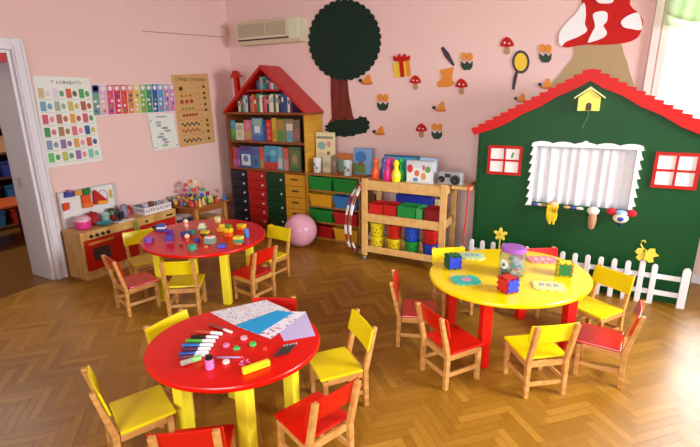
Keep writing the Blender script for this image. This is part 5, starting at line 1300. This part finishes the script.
# ------------------------------------------------------------------ craft things on the nearest red table
def paper(label, pts, m, lift, name='paper_sheet'):
    q = [P(x, y, z=TZ) for x, y in pts]; c = sum(q, Vector()) / len(q)
    o = MB().prism([(p.x - c.x, p.y - c.y, 0) for p in q], (0, 0, .0009)).build(name, m, None, (c.x, c.y, tz + lift)); return tag(o, label, 'paper', 'craft papers on the nearest red table')
M_p1 = speckle('dotted_paper', '#e4e0e6', ['#c88a9c', '#b8a0c0', '#d0a8a0', '#a8b0c8'], 62, .64)
M_p2 = speckle('flowered_paper', '#e6e2ea', ['#c06a7c', '#b08ab8', '#8aa0b8', '#c8a0a8'], 34, .62)
paper('white paper with small pink dots at the back of the nearest red table', [(210, 312.5), (266, 300), (291, 311), (240, 328)], M_p1, 0)
paper('lilac paper sheet on the right of the nearest red table', [(272, 318), (305.5, 311.5), (315.5, 336), (284, 341.5)], mat('lilac_paper', '#c4b4e0', .6, .02), .0012)
paper('white flowered paper between the blue and lilac sheets', [(242, 329), (292, 312), (306, 312.5), (271, 339.5)], M_p2, .0024)
paper('bright blue paper strip lying across the patterned papers', [(235, 326), (277, 311), (293, 313.5), (258.5, 335)], mat('cyan_paper', '#1f9ad6', .6, .02), .0036)
def pen(label, x0, y0, x1, y1, r, body, cap, capfrac=.42, name='marker', cat='marker'):
    a, b = P(x0, y0, z=TZ + r), P(x1, y1, z=TZ + r); d = b - a; Ln = d.length
    t = thing(name, label, cat, (a.x, a.y, tz + r), math.atan2(d.y, d.x), 'felt-tip markers on the nearest red table')
    RY = Matrix.Rotation(PI / 2, 4, 'Y'); c = Ln * (1 - capfrac)
    MB().lathe([(r * .7, 0), (r * .95, .004), (r * .95, c)], (0, 0, 0), 14, 0, RY).build('barrel', mat('pen_' + body[1:], body, .35), t, smooth=True)
    MB().lathe([(r, c + .0004), (r, Ln - .004), (r * .8, Ln)], (0, 0, 0), 14, 0, RY).build('cap', mat('pencap_' + cap[1:], cap, .35), t, smooth=True)
pen('thin brown and white marker at the upper end of the fan of markers', 209, 324.5, 232, 332.5, .0075, '#8a4a44', '#e8dcdc', .35)
pen('red marker in the fan of markers', 196, 331.5, 222, 334, .0105, '#cc4a34', '#e8e4e6')
pen('black marker in the fan of markers', 191, 336.5, 218, 337.5, .0100, '#28181c', '#e4e4e8')
pen('green marker in the fan of markers', 186, 340.8, 215, 341.3, .0105, '#4aa83c', '#e8e8ea')
pen('light blue marker in the fan of markers', 182.5, 345.3, 213, 345.3, .0105, '#2c6cb8', '#e6e8ec')
pen('dark purple marker in the fan of markers', 181.5, 349.6, 210.5, 348.8, .0100, '#5a1c44', '#e4e2e6')
pen('navy blue marker in the fan of markers', 179, 354.2, 208.5, 352.2, .0105, '#23489a', '#e6e6ec')
pen('thin dark red marker at the lower end of the fan of markers', 179, 357.8, 205, 355, .009, '#6a1c34', '#dcdce4')
pen('thick grey-green marker lying beside the pink bottle', 180.5, 363.8, 201, 357.5, .015, '#a8a498', '#8ac070', .45)
pen('thin lilac pencil lying across the middle of the nearest red table', 216.5, 357.6, 243, 357.4, .0055, '#a88ab8', '#c8506a', .12, 'pencil', 'pencil')
p = P(208.3, 370, z=TZ)
t = thing('glitter_bottle', 'small pink bottle with a black cap standing on the nearest red table', 'bottle', (p.x, p.y + .012, tz))
MB().lathe([(.017, 0), (.020, .003), (.020, .046), (.013, .053), (.001, .0535)], (0, 0, 0), 18).build('body', mat('glitter_pink', '#d07ab8', .25, .25, 40), t, smooth=True)
MB().lathe([(.018, .054), (.018, .066), (.015, .068), (.001, .0685)], (0, 0, 0), 18).build('cap', M_black, t, smooth=True)
def pot(label, x, y, r, cc, heart=False):
    p = P(x, y, z=TZ)
    if heart: pr = [(.0, -1), (.55, -.45), (1, .15), (.9, .7), (.5, .9), (0, .55), (-.5, .9), (-.9, .7), (-1, .15), (-.55, -.45)]
    else: pr = [(math.cos(2 * PI * k / 16), math.sin(2 * PI * k / 16)) for k in range(16)]
    o = MB().prism([(r * a, r * b, 0) for a, b in pr], (0, 0, .014)).build('craft_lid', mat('lid_' + cc[1:], cc, .35), None, (p.x, p.y, tz), -.3, .003); tag(o, label, 'lid', 'small coloured lids on the nearest red table')
pot('pink lid with a white centre beside the fan of markers', 226.3, 346.5, .017, '#e07aa8')
pot('green heart-shaped lid in the middle of the nearest red table', 236.5, 349.5, .019, '#3cae50', True)
pot('green round lid near the lilac paper', 253, 345.3, .018, '#3fbf5c')
pot('pale pink round lid below the blue paper', 244, 339.2, .018, '#e8a0b4')
pot('white oval lid below the lilac pencil', 226.3, 363, .017, '#ecdcd4')
pot('tiny red lid in the middle right of the nearest red table', 265, 350, .012, '#e0402c')
p = P(245, 365, z=TZ)
t = thing('ribbon_rosette', 'crumpled pink dotted ribbon behind the yellow glue box', 'ribbon', (p.x, p.y, tz))
for k in range(5):
    a = 2 * PI * k / 5
    MB().tube([(0, 0, .006), (.016 * math.cos(a), .016 * math.sin(a), .022), (.026 * math.cos(a + .4), .026 * math.sin(a + .4), .014), (.012 * math.cos(a + .9), .012 * math.sin(a + .9), .006)], .005, 7).build('loop', mat('ribbon_pink' if k % 2 else 'ribbon_red', '#d8709a' if k % 2 else '#b8243c', .5), t, smooth=True)
# yellow glue box with dark lettering
a, b = P(241, 375.5, z=TZ), P(268, 366, z=TZ); d = b - a; Ln = d.length
t = thing('glue_box', 'yellow box with dark lettering near the front of the nearest red table', 'box', ((a.x + b.x) / 2, (a.y + b.y) / 2 + .012, tz), math.atan2(d.y, d.x))
MB().box(-Ln / 2, Ln / 2, -.0135, .0135, 0, .030).build('carton', mat('glue_yellow', '#ecd81c', .35, .03), t, bevel=.004)
bpy.context.view_layer.update()
text('lettering', 'UHU', mat('ink_dark', '#3c3c40', .6), t.matrix_world @ Matrix.Translation((Ln * .27, -.0142, .016)) @ Matrix.Rotation(PI / 2, 4, 'X'), Ln * .30, t, .011)
# black sticks
for k in range(5):
    a, b = P(274 + 3.3 * k, 357.3 - .6 * k + (k % 2), z=TZ), P(284.5 + 3.0 * k, 346.5 - .6 * k, z=TZ); d = b - a
    o = thing('charcoal_stick', '%s of five black sticks side by side on the red table' % ('leftmost', 'second from the left', 'middle', 'second from the right', 'rightmost')[k], 'stick', (a.x, a.y, tz + .0055), math.atan2(d.y, d.x), 'black sticks on the nearest red table')
    RY = Matrix.Rotation(PI / 2, 4, 'Y')
    MB().lathe([(.002, 0), (.0045, .008), (.0045, d.length - .012)], (0, 0, 0), 10, 0, RY).build('barrel', mat('stick_black', '#1c2420', .35), o, smooth=True)
    MB().lathe([(.005, d.length - .0116), (.005, d.length)], (0, 0, 0), 10, 0, RY).build('end_cap', mat('stick_silver', '#a8b0ac', .3), o, smooth=True)

# ------------------------------------------------------------------ window dressing and the room beyond the door
M_val = bpy.data.materials.new('pale_green_voile'); M_val.use_nodes = True
nt = M_val.node_tree; b_ = nt.nodes['Principled BSDF']; b_.inputs['Base Color'].default_value = lin('#e8f8de'); b_.inputs['Roughness'].default_value = .8
tr_ = nt.nodes.new('ShaderNodeBsdfTranslucent'); tr_.inputs[0].default_value = lin('#e8f8de'); mx = nt.nodes.new('ShaderNodeMixShader')
nz = nt.nodes.new('ShaderNodeTexNoise'); nz.inputs['Scale'].default_value = 6; mr = nt.nodes.new('ShaderNodeMapRange'); mr.inputs[3].default_value = .45; mr.inputs[4].default_value = .65
nt.links.new(nz.outputs[0], mr.inputs[0]); nt.links.new(mr.outputs[0], mx.inputs[0]); nt.links.new(b_.outputs[0], mx.inputs[1]); nt.links.new(tr_.outputs[0], mx.inputs[2]); nt.links.new(mx.outputs[0], nt.nodes['Material Output'].inputs[0])
vl = thing('curtain_valance', 'pale green gathered voile valance at the top of the bright window', 'curtain', (.9, YB - .1, 2.40))
for (x0, x1, zb0, sag, yo, nm) in ((.40, 1.05, 2.47, .10, 0, 'swag'), (1.0, 1.75, 2.47, .10, .01, 'swag'), (1.7, 2.4, 2.47, .10, 0, 'swag'), (.40, 2.4, 2.38, .05, .03, 'under_layer')):
    mb = MB(); nx, nz_ = 48, 10
    for j in range(nz_ + 1):
        for i in range(nx + 1):
            t = i / nx; u = j / nz_; xx = x0 + (x1 - x0) * t
            lobes = 1 if nm == 'swag' else 4
            zbt = zb0 - sag * abs(math.sin(PI * t * lobes)) ** .7 + .0
            zz = 2.98 + (zbt - 2.98) * u
            yy = -.03 + yo + .016 * math.sin(t * 40 + u * 3) * (1 - .4 * u) - .03 * math.sin(PI * u) * (1 if nm == 'swag' else .2)
            mb.v.append((xx - .9, yy, zz - 2.40))
    for j in range(nz_):
        for i in range(nx):
            a = j * (nx + 1) + i; mb.f.append((a, a + 1, a + nx + 2, a + nx + 1)); mb.mi.append(0)
    o = mb.build(nm, M_val, vl, smooth=True); md = o.modifiers.new('thick', 'SOLIDIFY'); md.thickness = .002
MB().tube([(.36 - .9, -.02, .59), (2.45 - .9, -.02, .59)], .012, 10).build('curtain_rod', M_white, vl, smooth=True)

area('hall_fill_light', (-6.4, 2.2, 3.1), (-6.4, 2.3, 0), .8, .8, 45, (1.0, .95, .88))  # added fill light that brightens the room beyond the door, no fixture there
HX = -7.3
sh = thing('tub_shelf', 'dark wooden shelf full of coloured tubs seen through the doorway', 'shelf', (HX, 3.2, 0))
M_hw = wood('hall_shelf_wood', '#5a3218', '#6e4020', .5)
MB().box(-.3, 0, -1.0, -.975, 0, 1.78).build('side_panel', M_hw, sh); MB().box(-.3, 0, 1.0, 1.025, 0, 1.78).build('side_panel', M_hw, sh)
for k in range(6): MB().box(-.3, 0, -.974, .999, .02 + .345 * k, .045 + .345 * k).build('shelf_board', M_hw, sh)
MB().box(-.32, -.301, -1.0, 1.025, 0, 1.78).build('back_panel', M_dark, sh)
HC = ['#c8a070', '#2c9a4a', '#27408c', '#a8281c', '#3068a0', '#b84a1c']; HN = ['tan', 'green', 'navy blue', 'red', 'blue', 'orange']
for r in range(5):
    for k in range(4):
        ci = {4: 0, 3: (1, 2, 0, 1)[k], 2: 2 + k % 2, 1: 4 - k % 2, 0: 5 - k % 3}[r] if r != 4 else 0
        y = 3.2 - .74 + .48 * k; z = .046 + .345 * r
        t = thing('toy_tub', '%s tub, %s from left on the %s board of the doorway shelf' % (HN[ci], ('first', 'second', 'third', 'fourth')[k], ('bottom', 'second', 'middle', 'fourth', 'top')[r]), 'tub', (HX - .15, y, z), 0, 'tubs on the shelf beyond the doorway')
        m = mat('tub_' + HC[ci][1:], HC[ci], .45)
        MB().prism([(-.12, q, zz) for q, zz in ((-.18, 0), (.18, 0), (.21, .22), (-.21, .22))], (.24, 0, 0)).build('bin', m, t, bevel=.004)
        MB().box(.1205, .132, -.215, .215, .20, .222).build('rim', m, t)
ht = thing('hall_table', 'low orange-brown table in the dim room beyond the doorway', 'table', (-6.6, 2.75, 0))
MB().box(-.3, .3, -.4, .4, .50, .53).build('tabletop', mat('hall_orange', '#b0501c', .4), ht, bevel=.004)
for a in (-1, 1):
    for b in (-1, 1): MB().box(a * .26 - .025, a * .26 + .025, b * .36 - .025, b * .36 + .025, 0, .4995).build('leg', MATS['hall_shelf_wood'], ht)
o = MB().box(-.012, .012, DY0 + .032, DY1 - .032, -.075, 0).build('pelmet', mat('pelmet_red', '#c0201c', .5), None, (XL - .03, 0, DZ - .031), 0, .003)
tag(o, 'red strip across the top of the doorway', 'pelmet')
